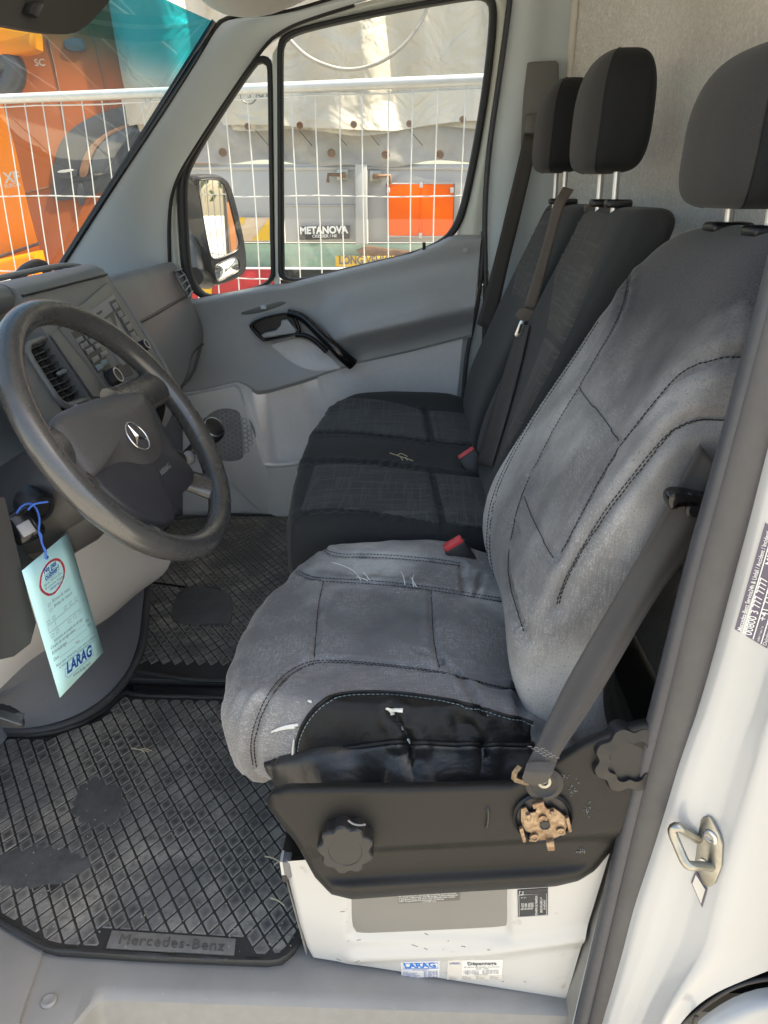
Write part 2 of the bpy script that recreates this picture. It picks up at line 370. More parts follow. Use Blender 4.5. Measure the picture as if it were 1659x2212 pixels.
def coons(c0, c1, d0, d1):
    """patch from curves c0 (v=0), c1 (v=1) along u and d0 (u=0), d1 (u=1) along v; arrays of points"""
    c0, c1, d0, d1 = map(np.asarray, (c0, c1, d0, d1)); n, m = len(c0), len(d0)
    u = np.linspace(0, 1, n)[:, None, None]; v = np.linspace(0, 1, m)[None, :, None]
    S = (1-v)*c0[:, None]+v*c1[:, None]+(1-u)*d0[None]+u*d1[None]
    S -= (1-u)*(1-v)*c0[0]+u*(1-v)*c0[-1]+(1-u)*v*c1[0]+u*v*c1[-1]
    return S
def frame_along(p, closed=False):
    p = np.asarray(p, float)
    t = (np.roll(p, -1, 0)-np.roll(p, 1, 0)) if closed else np.gradient(p, axis=0)
    return t/np.maximum(np.linalg.norm(t, axis=1, keepdims=True), 1e-9)
def tube(name, pts, r, m, parent=None, n=8, closed=False, up=None, flat=1.0, cap=True, build=True):
    """swept ellipse; r scalar or per point; flat = second radius ratio along `up`"""
    p = np.asarray([tuple(q) for q in pts], float); t = frame_along(p, closed); r = np.broadcast_to(np.asarray(r, float), (len(p),))
    if up is None:
        a = np.array([0, 0, 1.]) if abs(t[0][2]) < .9 else np.array([1., 0, 0]); us = []
        a = a-t[0]*a.dot(t[0]); a /= np.linalg.norm(a)
        for i in range(len(p)):
            a = a-t[i]*a.dot(t[i]); a /= max(np.linalg.norm(a), 1e-9); us.append(a.copy())
        us = np.array(us)
    else:
        us = np.array([np.array(up, float)-q*np.dot(up, q) for q in t]); us /= np.linalg.norm(us, axis=1, keepdims=True)
    vs_ = np.cross(t, us); th = np.linspace(0, 2*np.pi, n, endpoint=False)
    G = p[:, None]+r[:, None, None]*(np.cos(th)[None, :, None]*vs_[:, None]+flat*np.sin(th)[None, :, None]*us[:, None])
    if not build: return G
    return gridmesh(name, G, m, parent, cu=closed, cv=True, capu=(cap and not closed), sharp=60)
def multi_tube(name, runs, r, m, parent=None, n=5):
    V = []; F = []
    for pts in runs:
        G = tube('', pts, r, m, n=n, build=False); b = len(V); k = n
        V += [tuple(q) for q in G.reshape(-1, 3)]
        for i in range(len(G)-1):
            for j in range(k): F.append((b+i*k+j, b+i*k+(j+1) % k, b+(i+1)*k+(j+1) % k, b+(i+1)*k+j))
        F.append([b+j for j in range(k)][::-1]); F.append([b+(len(G)-1)*k+j for j in range(k)])
    return mesh(name, V, F, m, parent)
def axes(n, up=(0, 0, 1)):
    n = Vector(n).normalized(); u = Vector(up).cross(n)
    if u.length < 1e-4: u = Vector((1, 0, 0)).cross(n)
    u.normalize(); return u, n.cross(u), n
def lathe(name, prof, o, axis, m, parent=None, n=32, sharp=40, scallop=None, up=(0, 0, 1)):
    u, v, a = axes(axis, up); o = Vector(o); G = []
    for r, h in prof:
        row = []
        for j in range(n):
            th = 2*math.pi*j/n; rr = r*(scallop(th, r) if scallop else 1)
            row.append(o+a*h+(u*math.cos(th)+v*math.sin(th))*rr)
        G.append([tuple(q) for q in row])
    return gridmesh(name, G, m, parent, cv=True, sharp=sharp, capu=True)
def rbox(name, c, s, m, parent=None, bev=.003, seg=2, rot=None, sharp=40):
    bm = bmesh.new(); bmesh.ops.create_cube(bm, size=1)
    for v in bm.verts: v.co = Vector((v.co.x*s[0], v.co.y*s[1], v.co.z*s[2]))
    if bev: bmesh.ops.bevel(bm, geom=list(bm.edges), offset=min(bev, min(s)*.45), segments=seg, affect='EDGES', profile=.5)
    mt = (rot.to_4x4() if rot is not None else Matrix()); mt = Matrix.Translation(Vector(c)) @ mt
    bm.transform(mt); return bm_obj(name, bm, m, parent, sharp)
def prism(name, loop, d, m, parent=None, bev=.0, seg=2, sharp=35):
    """closed 3-D outline pushed along vector d, the far edge bevelled"""
    bm = bmesh.new(); loop = [Vector(tuple(q)) for q in loop]; d = Vector(d)
    f = bm.faces.new([bm.verts.new(q) for q in loop])
    r = bmesh.ops.extrude_face_region(bm, geom=[f]); nv = [g for g in r['geom'] if isinstance(g, bmesh.types.BMVert)]
    for v in nv: v.co += d
    if bev:
        s = set(nv); ed = [e for e in bm.edges if e.verts[0] in s and e.verts[1] in s]
        bmesh.ops.bevel(bm, geom=ed, offset=bev, segments=seg, affect='EDGES', profile=.5)
    bm.normal_update(); return bm_obj(name, bm, m, parent, sharp)
def text(name, s, size, o, u, v, m, parent=None, depth=.0004, align='LEFT', off=.0006, bold=0., shear=0., xs=1.0, spacing=1.0):
    """lettering as mesh: o = baseline start, u = reading direction, v = up direction"""
    cu = bpy.data.curves.new(name, 'FONT'); cu.body = s; cu.size = size; cu.align_x = align; cu.extrude = depth; cu.offset = bold; cu.shear = shear
    cu.resolution_u = 3; cu.space_character = spacing
    t = bpy.data.objects.new(name, cu); COL.objects.link(t)
    dg = bpy.context.evaluated_depsgraph_get(); dg.update()
    me = bpy.data.meshes.new_from_object(t.evaluated_get(dg)); bpy.data.objects.remove(t); bpy.data.curves.remove(cu)
    u = Vector(u).normalized(); v = Vector(v).normalized(); n = u.cross(v)
    mt = Matrix((u*xs, v, n)).transposed().to_4x4(); mt.translation = Vector(o)+n.normalized()*off
    me.transform(mt); me.materials.clear(); me.materials.append(M[m]); me.name = name
    ob = bpy.data.objects.new(name, me); COL.objects.link(ob); attach(ob, parent); return ob
def bvh_of(o): 
    me = o.data; return BVHTree.FromPolygons([v.co.copy() for v in me.vertices], [tuple(p.vertices) for p in me.polygons])
def hit(px, py, bvh, off=0.):
    d = ray(px, py).normalized(); loc, n, i, t = bvh.ray_cast(CAM, d)
    if loc is None: return None
    if n.dot(d) > 0: n = -n
    return loc+n*off
def hits(pts, bvh, n=40, off=.0, smooth=True, closed=False):
    q = smooth_pts(pts, n, closed, 2) if smooth else resample(pts, n, closed)
    r = [hit(a, b, bvh, off) for a, b in q]; return [p for p in r if p is not None]
def drape(name, bvh, top, bot, m, parent=None, n=30, k=14, off=.002, edge=.004):
    """a piece lying on a built surface: rows between two survey curves, edges tucked into the surface"""
    a = smooth_pts(top, n, it=2); b = smooth_pts(bot, n, it=2); G = []
    for j in range(k):
        f = j/(k-1); row = []
        for i in range(n):
            q = a[i]*(1-f)+b[i]*f; e = min(i, n-1-i, j, k-1-j); o = off if e >= 2 else (off*.75 if e == 1 else -.0015)
            h = hit(q[0], q[1], bvh, o)
            row.append(h)
        G.append(row)
    # fill misses from neighbours
    for j in range(k):
        for i in range(n):
            if G[j][i] is None:
                c = [G[jj][ii] for jj in range(k) for ii in range(n) if G[jj][ii] is not None and abs(ii-i)+abs(jj-j) < 4]
                G[j][i] = c[0] if c else Vector((0, 0, -5))
    return gridmesh(name, [[tuple(q) for q in r] for r in G], m, parent, flip=True)
def groove(o, poly, depth, width, pucker=.45):
    me = o.data; n = len(me.vertices); co = np.empty(n*3); me.vertices.foreach_get('co', co); co = co.reshape(-1, 3)
    no = np.empty(n*3); me.vertices.foreach_get('normal', no); no = no.reshape(-1, 3)
    q = resample([tuple(p) for p in poly], max(60, len(poly)*3)); lo = q.min(0)-4*width; hi = q.max(0)+4*width
    idx = np.where(((co > lo) & (co < hi)).all(1))[0]
    if len(idx) == 0: return
    D = np.sqrt(((co[idx][:, None]-q[None])**2).sum(2)); d = D.min(1); sl_n = np.linalg.norm(np.diff(q, axis=0), axis=1).mean(); s = D.argmin(1)*sl_n
    dep = depth*np.exp(-(d/width)**2)*(1+pucker*np.sin(s*2*np.pi/.021+2*np.sin(s*47)))-.35*depth*np.exp(-((d-2.1*width)/(1.2*width))**2)*(1+1.5*pucker*np.sin(s*2*np.pi/.026+1))
    co[idx] -= no[idx]*dep[:, None]
    me.vertices.foreach_set('co', co.ravel()); me.update()
def stitch(name, runs, parent, m='thread', r=.0007, dash=.004, gap=.0022):
    out = []
    for p in runs:
        if len(p) < 4: continue
        p = np.array([tuple(q) for q in p]); L = np.linalg.norm(np.diff(p, axis=0), axis=1).sum(); n = max(2, int(L/.002)); q = resample(p, n); st = max(2, round((dash+gap)/.002)); dn = max(1, round(dash/.002))
        for i in range(0, n-dn-1, st): out.append(q[i:i+dn+1:max(1, dn//2)])
    o = multi_tube(name, out, r, m, parent, 4); o['kind'] = 'stuff'; return o
def sst(a, b, x):
    t = np.clip((x-a)/(b-a), 0, 1); return t*t*(3-2*t)
def pillow(name, sides, prof, m, parent=None, n=30, zfun=None, rings=None):
    """cushion: four side polylines (closed loop, xy), prof = list of (scale towards the middle, z) from the bottom edge to the centre"""
    loop = np.vstack([resample(s, n+1)[:-1] for s in sides]); k = len(loop); c = loop.mean(0); V = []; F = []
    for s, z in prof:
        for q in loop:
            xy = c+(q-c)*s; zz = z+(zfun(xy[0], xy[1], s) if zfun else 0); V.append((xy[0], xy[1], zz))
    for i in range(len(prof)-1):
        for j in range(k): F.append((i*k+j, i*k+(j+1) % k, (i+1)*k+(j+1) % k, (i+1)*k+j))
    F.append([(len(prof)-1)*k+j for j in range(k)])
    return mesh(name, V, F, m, parent)

# ================================================================ van shell
van = thing('van', (0, .85, -.6), 'white van seen through its open driver door, cab shell with grey trim and felt bulkhead', 'van')

# floor, front bulkhead (below the windscreen) and the felt covered rear bulkhead
rbox('cab_floor', (-.25, .88, -.025), (1.75, 1.74, .04), 'rubber', van, 0)
plan = smooth_pts([(.60, -.20), (.60, 1.1), (.597, 1.30), (.575, 1.48), (.50, 1.62), (.455, 1.70), (.437, 1.735)], 40, it=2)
zs = np.r_[np.linspace(0, .90, 10), .93, .945, .955, .965, .98, np.linspace(1.0, 1.62, 8)]
G = [[(q[0]-.016*(1-sst(.935, .965, z))-.006*math.sin(z*4+q[1]*2), q[1], z) for q in plan] for z in zs]
gridmesh('bulkhead', G, 'carpet', van)
tube('corner_strip', [(.433, 1.725, z) for z in np.linspace(.3, 1.62, 12)], .010, 'lining', van, 10)
mesh('firewall', [(-1.12, -.1, -.05), (-1.12, 1.8, -.05), (-1.12, 1.8, .8), (-1.12, -.1, .8)], [(0, 1, 2, 3)], 'black', van)

# headliner: header above the windscreen, then the roof
sec = smooth_pts([(-.50, 1.455), (-.47, 1.425), (-.43, 1.402), (-.36, 1.400), (-.28, 1.425), (-.17, 1.475), (.05, 1.53), (.30, 1.56), (.61, 1.57)], 40)
G = []
for y in np.r_[np.linspace(-.13, 1.20, 12), np.linspace(1.25, 1.68, 12)]:
    e = max(0, (y-1.22)/.46)
    G.append([(x+.02*e*e, y, z+.13*e**1.6) for x, z in sec])
o = gridmesh('headliner', G, 'lining', van); thicken(o, .02, 1)

# far front pillar trim, running on as the rail above the passenger door
Lp = [(124, 596), (190, 492), (250, 400), (350, 250), (440, 108), (466, 60), (492, 36), (600, 36), (760, -14), (950, -66)]
Ly = [1.50, 1.50, 1.50, 1.50, 1.50, 1.52, 1.56, 1.61, 1.65, 1.67]
Rp = [(366, 590), (362, 470), (374, 392), (432, 298), (522, 163), (577, 88), (604, 68), (645, 46), (765, 8), (950, -42)]
A = smooth_pts([tuple(P(a, b, y=y)) for (a, b), y in zip(Lp, Ly)], 60); B = smooth_pts([tuple(P(a, b, y=1.685)) for a, b in Rp], 60)
G = []
for f in np.linspace(0, 1, 14):
    bul = .032*math.sin(math.pi*f)**.8
    G.append([tuple(a*(1-f)+b*f+np.array([bul*.5, -bul*.9, 0])) for a, b in zip(A, B)])
gridmesh('front_pillar_trim', G, 'pillar_grey', van)
tube('windshield_seal', A+np.array([-.004, -.002, 0]), .006, 'gloss_black', van, 8)
tube('pillar_seal', [tuple(P(a, b, y=1.688)) for a, b in smooth_pts(Rp[:9], 60)], .008, 'rubber', van, 8)
# near front pillar (outside the picture, shades the dash)
tube('near_pillar_trim', [(-1.08, -.02, .80), (-.75, -.04, 1.12), (-.48, -.06, 1.44)], .045, 'pillar_grey', van, 10)

# windscreen: curved pane with a teal sun band and a black printed border
G = []
for v in np.linspace(0, 1, 14):
    G.append([(-1.045+.535*v-.10*(1-((y-.74)/.78)**2)+.05*0, y, .795+.645*v) for y in np.linspace(-.03, 1.512, 24)])
wsc = gridmesh('windshield', G, 'wglass', van)
G2 = np.array(G)
tube('frit_border', [tuple(q) for q in G2[:, -1]+np.array([.004, -.004, 0])], .008, 'gloss_black', wsc, 6)

# far door pillar trim with the belt guide cover
Bl = [(1112, -40), (1100, 60), (1080, 200), (1062, 320), (1052, 460), (1056, 600), (1052, 760), (1045, 920)]
A = smooth_pts([tuple(P(a, b, y=1.705)) for a, b in Bl], 30); G = []
for f in np.linspace(0, 1, 10):
    e = np.array([(.426, 1.735, q[2]) for q in A]); pt = A*(1-f)+e*f; pt[:, 1] -= .03*math.sin(math.pi*min(1, f*1.6))**1.0*(1 if f < .62 else .3); G.append([tuple(q) for q in pt])
gridmesh('door_pillar_trim', G, 'pillar_grey', van)
tube('door_seal', [tuple(P(a-6, b, y=1.695)) for a, b in smooth_pts(Bl, 40)], .008, 'seal', van, 8)
bp = prism('belt_guide_cover', [P(a, b, y=1.70) for a, b in [(1134, 136), (1200, 132), (1206, 140), (1206, 330), (1124, 332), (1128, 145)]], (0, -.014, 0), 'pillar_dark', van, .004)
rbox('belt_guide', P(1147, 268, y=1.675), (.035, .02, .05), 'pillar_dark', van, .006)
rbox('belt_slot', P(1140, 312, y=1.685), (.03, .012, .03), 'black', van, .003)

# near door pillar: weatherstrip and white painted pillar
SL = [(1760, 210), (1655, 620), (1534, 1058), (1481, 1239), (1415, 1508), (1356, 1724), (1299, 1960), (1239, 2212), (1205, 2360)]
sl_ = smooth_pts(SL, 70, it=2)
tube('weatherstrip_lip', [tuple(P(a+17, b, y=-.052)) for a, b in sl_], .0105, 'seal', van, 12, up=(0, 1, 0), flat=1.2)
tube('weatherstrip_lip', [tuple(P(a+2, b, y=-.048)) for a, b in sl_], .0030, 'pillar_grey', van, 8)
tube('weatherstrip_body', [tuple(P(a+62, b, y=-.060)) for a, b in sl_], .0200, 'seal_brown', van, 14, up=(0, 1, 0), flat=.7)
rows = [((1745, 560), (1954, 560), (2300, 560)), ((1631, 1037), (1815, 1037), (2150, 1037)), ((1583, 1246), (1755, 1246), (2090, 1246)), ((1516, 1491), (1684, 1491), (2000, 1491)),
        ((1457, 1642), (1640, 1642), (1950, 1642)), ((1432, 1728), (1615, 1735), (1900, 1760)), ((1385, 1870), (1582, 1838), (1850, 1930)), ((1355, 1958), (1550, 1955), (1760, 2060)),
        ((1330, 2060), (1533, 2036), (1640, 2104)), ((1310, 2140), (1472, 2126), (1530, 2150)), ((1291, 2212), (1430, 2190), (1468, 2208)), ((1270, 2300), (1395, 2290), (1420, 2298))]
cols = []
for k, y in ((0, -.066), (1, -.112), (2, -.124)):
    cols.append(smooth_pts([tuple(P(*r[k], y=y)) for r in rows], 80, it=2))
G = []
for i in range(80):
    a, b, c = cols[0][i], cols[1][i], cols[2][i]; b = b+np.array([-.004, -.006, 0])
    m1 = a+(b-a)*.22+np.array([-.004, -.010, 0]); m2 = a+(b-a)*.55+np.array([.010, .004, 0]); m3 = a+(b-a)*.90+np.array([.004, 0, 0]); m4 = b+(c-b)*.08+np.array([0, -.004, 0])
    G.append(smooth_pts([a, m1, m2, m3, b+(m3-b)*.12, b, b+(m4-b)*.2, m4, b+(c-b)*.4, c], 44, it=1))
G = np.array(G)
pil = gridmesh('door_pillar', np.transpose(G, (1, 0, 2)), 'pillar_white', van)
PILB = bvh_of(pil)
tube('panel_gap', [tuple(P(a, b, y=-.120)) for a, b in smooth_pts([(1400, 2330), (1428, 2243), (1478, 2206), (1537, 2158), (1602, 2121), (1700, 2108), (1850, 2110)], 40)], .0030, 'black', van, 8)
prism('rear_body_panel', [P(a, b, y=-.112) for a, b in smooth_pts([(1412, 2345), (1444, 2252), (1492, 2218), (1550, 2172), (1612, 2140), (1700, 2126), (1900, 2124), (1900, 2500), (1380, 2500)], 50, closed=True, it=1)], (0.01, -.02, 0), 'pillar_white', van, .008, 3)
rbox('drain_slot', P(1502, 2204, y=-.134), (.006, .004, .016), 'black', van, .002)
# pillar inner trim between seat box and weatherstrip
G = []
for a, b in resample([(1402, 1560), (1330, 1840), (1290, 1985), (1225, 2240), (1200, 2360)], 24):
    p = P(a+8, b, y=-.046); q = P(a-18-max(0, (b-1800)*.075), b, y=.015)
    G.append([tuple(p*(1-f)+q*f+Vector((0, -.006*math.sin(math.pi*f), 0))) for f in np.linspace(0, 1, 7)])
gridmesh('pillar_inner_trim', np.transpose(np.array(G), (1, 0, 2)), 'step', van)

# striker on the pillar
def zz(a, b): return (1425.7+a*.2189, 1728+b*.2189)
st = thing('door_striker', hit(1540, 1850, PILB), 'zinc plated steel door striker loop bolted to the white door pillar', 'door striker')
po = hit(*zz(480, 500), PILB); n1 = hit(*zz(480, 300), PILB)-po; n2 = hit(*zz(600, 500), PILB)-po; pn = n1.cross(n2).normalized()
if pn.dot(ray(1540, 1850)) > 0: pn = -pn
prism('plate', [plane_hit(*zz(*q), po, pn) for q in [(380, 200), (440, 160), (490, 150), (520, 175), (600, 330), (632, 430), (625, 640), (560, 810), (490, 850), (440, 810), (370, 640), (338, 540), (335, 420)]], pn*.004, 'zinc', st, .001)
lp = [(370, 385), (330, 365), (270, 330), (200, 270)]
lp3 = [plane_hit(*zz(a, b), po+pn*h, pn) for a, b, h in [(372, 388, .004), (330, 360, .012), (265, 322, .022), (195, 268, .034), (145, 262, .038), (112, 305, .038), (180, 460, .036), (245, 615, .036), (290, 655, .034), (390, 648, .020), (505, 662, .004)]]
tube('loop', smooth_pts([tuple(q) for q in lp3], 40, it=2), .0052, 'zinc', st, 12)
sc_ = plane_hit(*zz(500, 365), po+pn*.004, pn)
scr = lathe('screw', [(.0085, 0), (.0085, .0015), (.007, .0025), (.004, .0025), (.0035, .001)], sc_, pn, 'chrome_dull', st, 20)
scr2 = plane_hit(*zz(430, 640), po+pn*.004, pn)
lathe('screw', [(.0075, 0), (.0075, .0012), (.003, .002)], scr2, pn, 'chrome_dull', st, 16)

# door sill with the step recess
def sillprof(x):
    e = float(sst(-.475, -.415, x))   # 0 at the front: flat plate, 1: step recess
    return [(.07, 0), (.02, 0), (-.012, 0), (-.022-.10*(1-e), -.002), (-.029-.11*(1-e), -.008), (-.034-.115*(1-e), -.022), (-.050-.11*(1-e), -.12), (-.062-.10*(1-e), -.26)]
xs_ = np.r_[np.linspace(-.9, -.48, 8), np.linspace(-.475, -.415, 14), np.linspace(-.40, .26, 20)]
top_ = []; ris = []
for x in xs_:
    pr = np.array(sillprof(x)); top_.append([(x, a, b) for a, b in pr[:5]]); ris.append([(x, a, b) for a, b in smooth_pts(pr[4:], 9, it=1)])
gridmesh('sill_strip', np.transpose(np.array(top_), (1, 0, 2)), 'sill', van, sharp=50)
gridmesh('step_riser', np.transpose(np.array(ris), (1, 0, 2)), 'step', van, sharp=60)
prism('kick_plate', [P(a, b, z=.0) for a, b in [(96, 2058), (46, 2202), (20, 2330), (-300, 2330), (-300, 1850), (-20, 1985)]], (0, 0, .007), 'sill', van, .003)
lathe('sill_screw', [(.011, 0), (.011, .003), (.008, .005), (.004, .004)], P(106, 2164, z=0.0), (0, 0, 1), 'sill', van, 20)
rbox('step_clip', P(652, 2125, z=-.012), (.022, .006, .008), 'sill', van, .002)
mesh('step_tread', [(-1.2, -.06, -.26), (.4, -.06, -.26), (.4, -.40, -.27), (-1.2, -.40, -.27)], [(0, 1, 2, 3)], 'step', van)
# outer skin of the van so that the cab is closed against the light
mesh('roof_skin', [(-.6, -.16, 1.62), (3.5, -.16, 1.9), (3.5, 1.85, 1.9), (-.6, 1.85, 1.62)], [(0, 1, 2, 3)], 'white', van)
mesh('cargo_side', [(.45, -.18, -.35), (4.2, -.2, -.35), (4.2, -.2, 1.9), (.45, -.18, 1.9)], [(0, 1, 2, 3)], 'white', van)
mesh('cargo_side', [(.40, 1.86, -.35), (4.2, 1.88, -.35), (4.2, 1.88, 1.9), (.40, 1.86, 1.9)], [(0, 1, 2, 3)], 'white', van)
mesh('bonnet', [(-1.15, -.05, .78), (-1.15, 1.75, .78), (-1.9, 1.6, .45), (-1.9, .1, .45)], [(0, 1, 2, 3)], 'white', van)

mesh('footwell_side', [(-1.15, 1.722, -.05), (-.50, 1.722, -.05), (-.50, 1.722, .70), (-1.15, 1.722, .70)], [(0, 1, 2, 3)], 'tunnel', van)
mesh('footwell_slope', [(-1.05, -.1, .45), (-1.05, 1.75, .45), (-.80, 1.75, -.003), (-.80, -.1, -.003)], [(0, 1, 2, 3)], 'tunnel', van)
mesh('side_lining', [(-.05, 1.728, -.02), (.46, 1.742, -.02), (.46, 1.742, .74), (-.05, 1.728, .74)], [(0, 1, 2, 3)], 'pillar_grey', van)

# ================================================================ dashboard
dash = thing('dashboard', (-.7, .8, .4), 'dark grey van dashboard with centre console, air vents and glovebox', 'dashboard')
# main body: section from the windscreen base to the footwell, swept across the cab
def sect(y):
    # driver and centre: raised hood
    c = [(-1.10, .79), (-.97, .80), (-.90, .815), (-.80, .825), (-.765, .84), (-.735, .885), (-.70, .897), (-.672, .893), (-.655, .878), (-.645, .855), (-.598, .766), (-.551, .675), (-.538, .640), (-.555, .600), (-.66, .56), (-.86, .50)]
    p0 = [(-1.10, .79), (-.97, .805), (-.93, .80), (-.92, .765), (-.80, .765), (-.785, .80), (-.735, .852), (-.695, .864), (-.672, .858), (-.655, .838), (-.622, .765), (-.556, .640), (-.546, .615), (-.552, .560), (-.60, .47), (-.80, .40)]
    p1 = [(-1.10, .785), (-1.0, .80), (-.97, .80), (-.96, .775), (-.85, .775), (-.83, .80), (-.765, .838), (-.735, .848), (-.718, .845), (-.708, .828), (-.694, .772), (-.658, .690), (-.648, .655), (-.650, .600), (-.70, .47), (-.86, .40)]
    c, p0, p1 = map(np.array, (c, p0, p1))
    if y <= .955: return c
    f = float(sst(.96, 1.64, y))
    return p0*(1-f)+p1*f
ys = list(np.linspace(.56, .95, 8))
o = gridmesh('centre_hood', [[(x, y, z) for x, z in smooth_pts(sect(y), 60, it=2)] for y in ys], 'dash', dash, capu=True, sharp=60)
# driver side: hood over a dark instrument well
dsec = [(-1.10, .79), (-.97, .80), (-.88, .815), (-.80, .825), (-.765, .84), (-.735, .885), (-.70, .897), (-.672, .893), (-.660, .872), (-.675, .850), (-.74, .83), (-.78, .74), (-.72, .665), (-.62, .64), (-.555, .63), (-.545, .60), (-.56, .50), (-.60, .455), (-.80, .42)]
gridmesh('instrument_hood', [[(x+.03*(1-sst(-.05, .1, y))*0, y, z) for x, z in smooth_pts(dsec, 70, it=1)] for y in np.linspace(-.02, .555, 10)], 'dash', dash, capu=True, sharp=60)
rbox('instrument_panel', (-.765, .28, .775), (.012, .34, .12), 'gloss_black', dash, .004, rot=Matrix.Rotation(R_(-22), 3, 'Y'))
for y in (.20, .36):
    lathe('gauge', [(.045, 0), (.047, .006), (.043, .006), (.042, .002)], (-.756, y, .778), (.93, 0, .36), 'dash_rim', dash, 32)
ys = list(np.linspace(.957, 1.66, 22))
def psec(y, a, b): 
    s = smooth_pts(sect(y), 90, it=2); return s[a:b]
gridmesh('passenger_top_pad', [[(x, y, z) for x, z in psec(y, 0, 48)] for y in ys], 'dash', dash, sharp=60)
S = [smooth_pts(sect(y), 90, it=2) for y in ys]
gl = gridmesh('glovebox_lid', [[(x+.003*0, y, z) for x, z in s[47:62]] for s, y in zip(S, ys)], 'dash_face', dash)
gridmesh('lower_dash', [[(x-.012*f, y, z) for (x, z), f in zip(s[61:], np.r_[1, np.ones(200)])] for s, y in zip(S, ys)], 'dash_light', dash)
tube('glovebox_seam', [(s[47][0]+.002, y, s[47][1]+.001) for s, y in zip(S, ys)], .0038, 'black', dash, 6)
tube('glovebox_seam', [(s[61][0]+.0, y, s[61][1]) for s, y in zip(S, ys)], .004, 'black', dash, 6)
V = [(x, 1.66, z) for x, z in S[-1]]; mesh('end_cap', V, [list(range(len(V)))], 'dash', dash)
# light rim around the centre hood
rim = smooth_pts([(-.722, -.02, .893), (-.722, .5, .896), (-.722, .80, .899), (-.715, .90, .899), (-.695, .945, .890), (-.655, .962, .862), (-.600, .963, .765), (-.551, .963, .672), (-.530, .962, .61)], 60, it=3)
tube('hood_rim', rim, .0055, 'dash_rim', dash, 10)
tube('fascia_seam', [(-.652, y, .876) for y in np.linspace(.56, .945, 10)], .0022, 'black', dash, 6)
tube('tray_lip', smooth_pts([(-.86, .96, .86), (-.86, 1.02, .885), (-.87, 1.12, .885), (-.89, 1.18, .86)], 24), .012, 'black', dash, 8)
mesh('hood_side', [(x, .952, z) for x, z in smooth_pts(sect(.9), 60, it=2)], [list(range(60))], 'dash', dash)

# centre fascia: everything on it is surveyed on its own sloping plane
FO = Vector((-.648+.0035, .62, .86)); FV = Vector((.097, 0, -.184)).normalized(); FN = Vector((.184, 0, .097)).normalized(); FU = Vector((0, 1, 0))
def fp(px, py, off=0.): return plane_hit(px, py, FO+FN*off, FN)
def quad_on(name, q, d, m, parent, bev=.001, off=.0): return prism(name, [fp(a, b, off) for a, b in q], FN*d, m, parent, bev)
def cc(a, b): return (a*.3125, 518.4+b*.3125)     # reading positions of an enlarged view
quad_on('fascia', [cc(*q) for q in [(400, 620), (520, 480), (735, 300), (760, 335), (1005, 770), (1085, 900), (900, 985), (765, 1075)]], .004, 'dash_face', dash, .001)
rad = quad_on('radio', [cc(*q) for q in [(595, 505), (775, 382), (1025, 800), (985, 815), (840, 870)]], .003, 'dash_rim', dash, .001, .004)
quad_on('display', [cc(*q) for q in [(690, 560), (780, 490), (820, 640), (760, 690)]], .001, 'black', rad, 0, .0065)
quad_on('display_glass', [cc(*q) for q in [(705, 566), (758, 532), (815, 640), (770, 668)]], .001, 'lcd', rad, 0, .0080)
quad_on('card_slot', [cc(*q) for q in [(660, 510), (700, 484), (706, 500), (668, 528)]], .001, 'black', rad, 0, .0068)
quad_on('button_strip', [cc(*q) for q in [(752, 430), (795, 408), (952, 660), (905, 702)]], .0008, 'black', rad, 0, .0068)
for a, b in [(793, 457), (828, 513), (860, 553), (890, 605), (918, 660)]:
    quad_on('button', [cc(a+dx, b+dy) for dx, dy in [(-23, -11), (3, -27), (23, 11), (-2, 27)]], .003, 'button', rad, .0008, .007)
def knob_on(px, py, r, parent):
    o = fp(px, py, .006)
    k = lathe('knob', [(r*1.15, 0), (r*1.15, .003), (r, .004), (r*.96, .016), (r*.8, .018), (r*.3, .017)], o, FN, 'black', parent, 36, scallop=lambda th, rr: 1+.02*math.cos(th*18))
    lathe('knob_ring', [(r*.86, .0165), (r*.86, .0185), (r*.72, .0185), (r*.70, .0165)], o, FN, 'chrome_dull', k, 36)
knob_on(*cc(968, 745), .012, rad); knob_on(*cc(765, 960), .017, dash)
quad_on('button_strip', [cc(*q) for q in [(490, 640), (600, 590), (770, 880), (675, 925)]], .0008, 'black', dash, 0, .0038)
for a, b in [(545, 690), (578, 726), (615, 765), (655, 822)]:
    quad_on('button', [cc(a+dx, b+dy) for dx, dy in [(-29, -1), (9, -23), (29, 7), (-9, 30)]], .004, 'button', dash, .0008, .004)
    quad_on('button', [cc(a+58+dx, b-34+dy) for dx, dy in [(-29, -1), (9, -23), (29, 7), (-9, 30)]], .004, 'button', dash, .0008, .004)
for a, b in [(683, 880), (718, 850)]:
    quad_on('button', [cc(a+dx, b+dy) for dx, dy in [(-28, -8), (8, -24), (22, 8), (-8, 26)]], .004, 'letter_grey', dash, .0008, .004)
quad_on('lower_tray', [cc(*q) for q in [(800, 870), (870, 840), (920, 930), (840, 960)]], .002, 'black', dash, 0, .004)
tube('chrome_line', [tuple(fp(*cc(*q), .006)) for q in [(790, 1058), (850, 1010), (912, 968)]], .0025, 'chrome_dull', dash, 6)

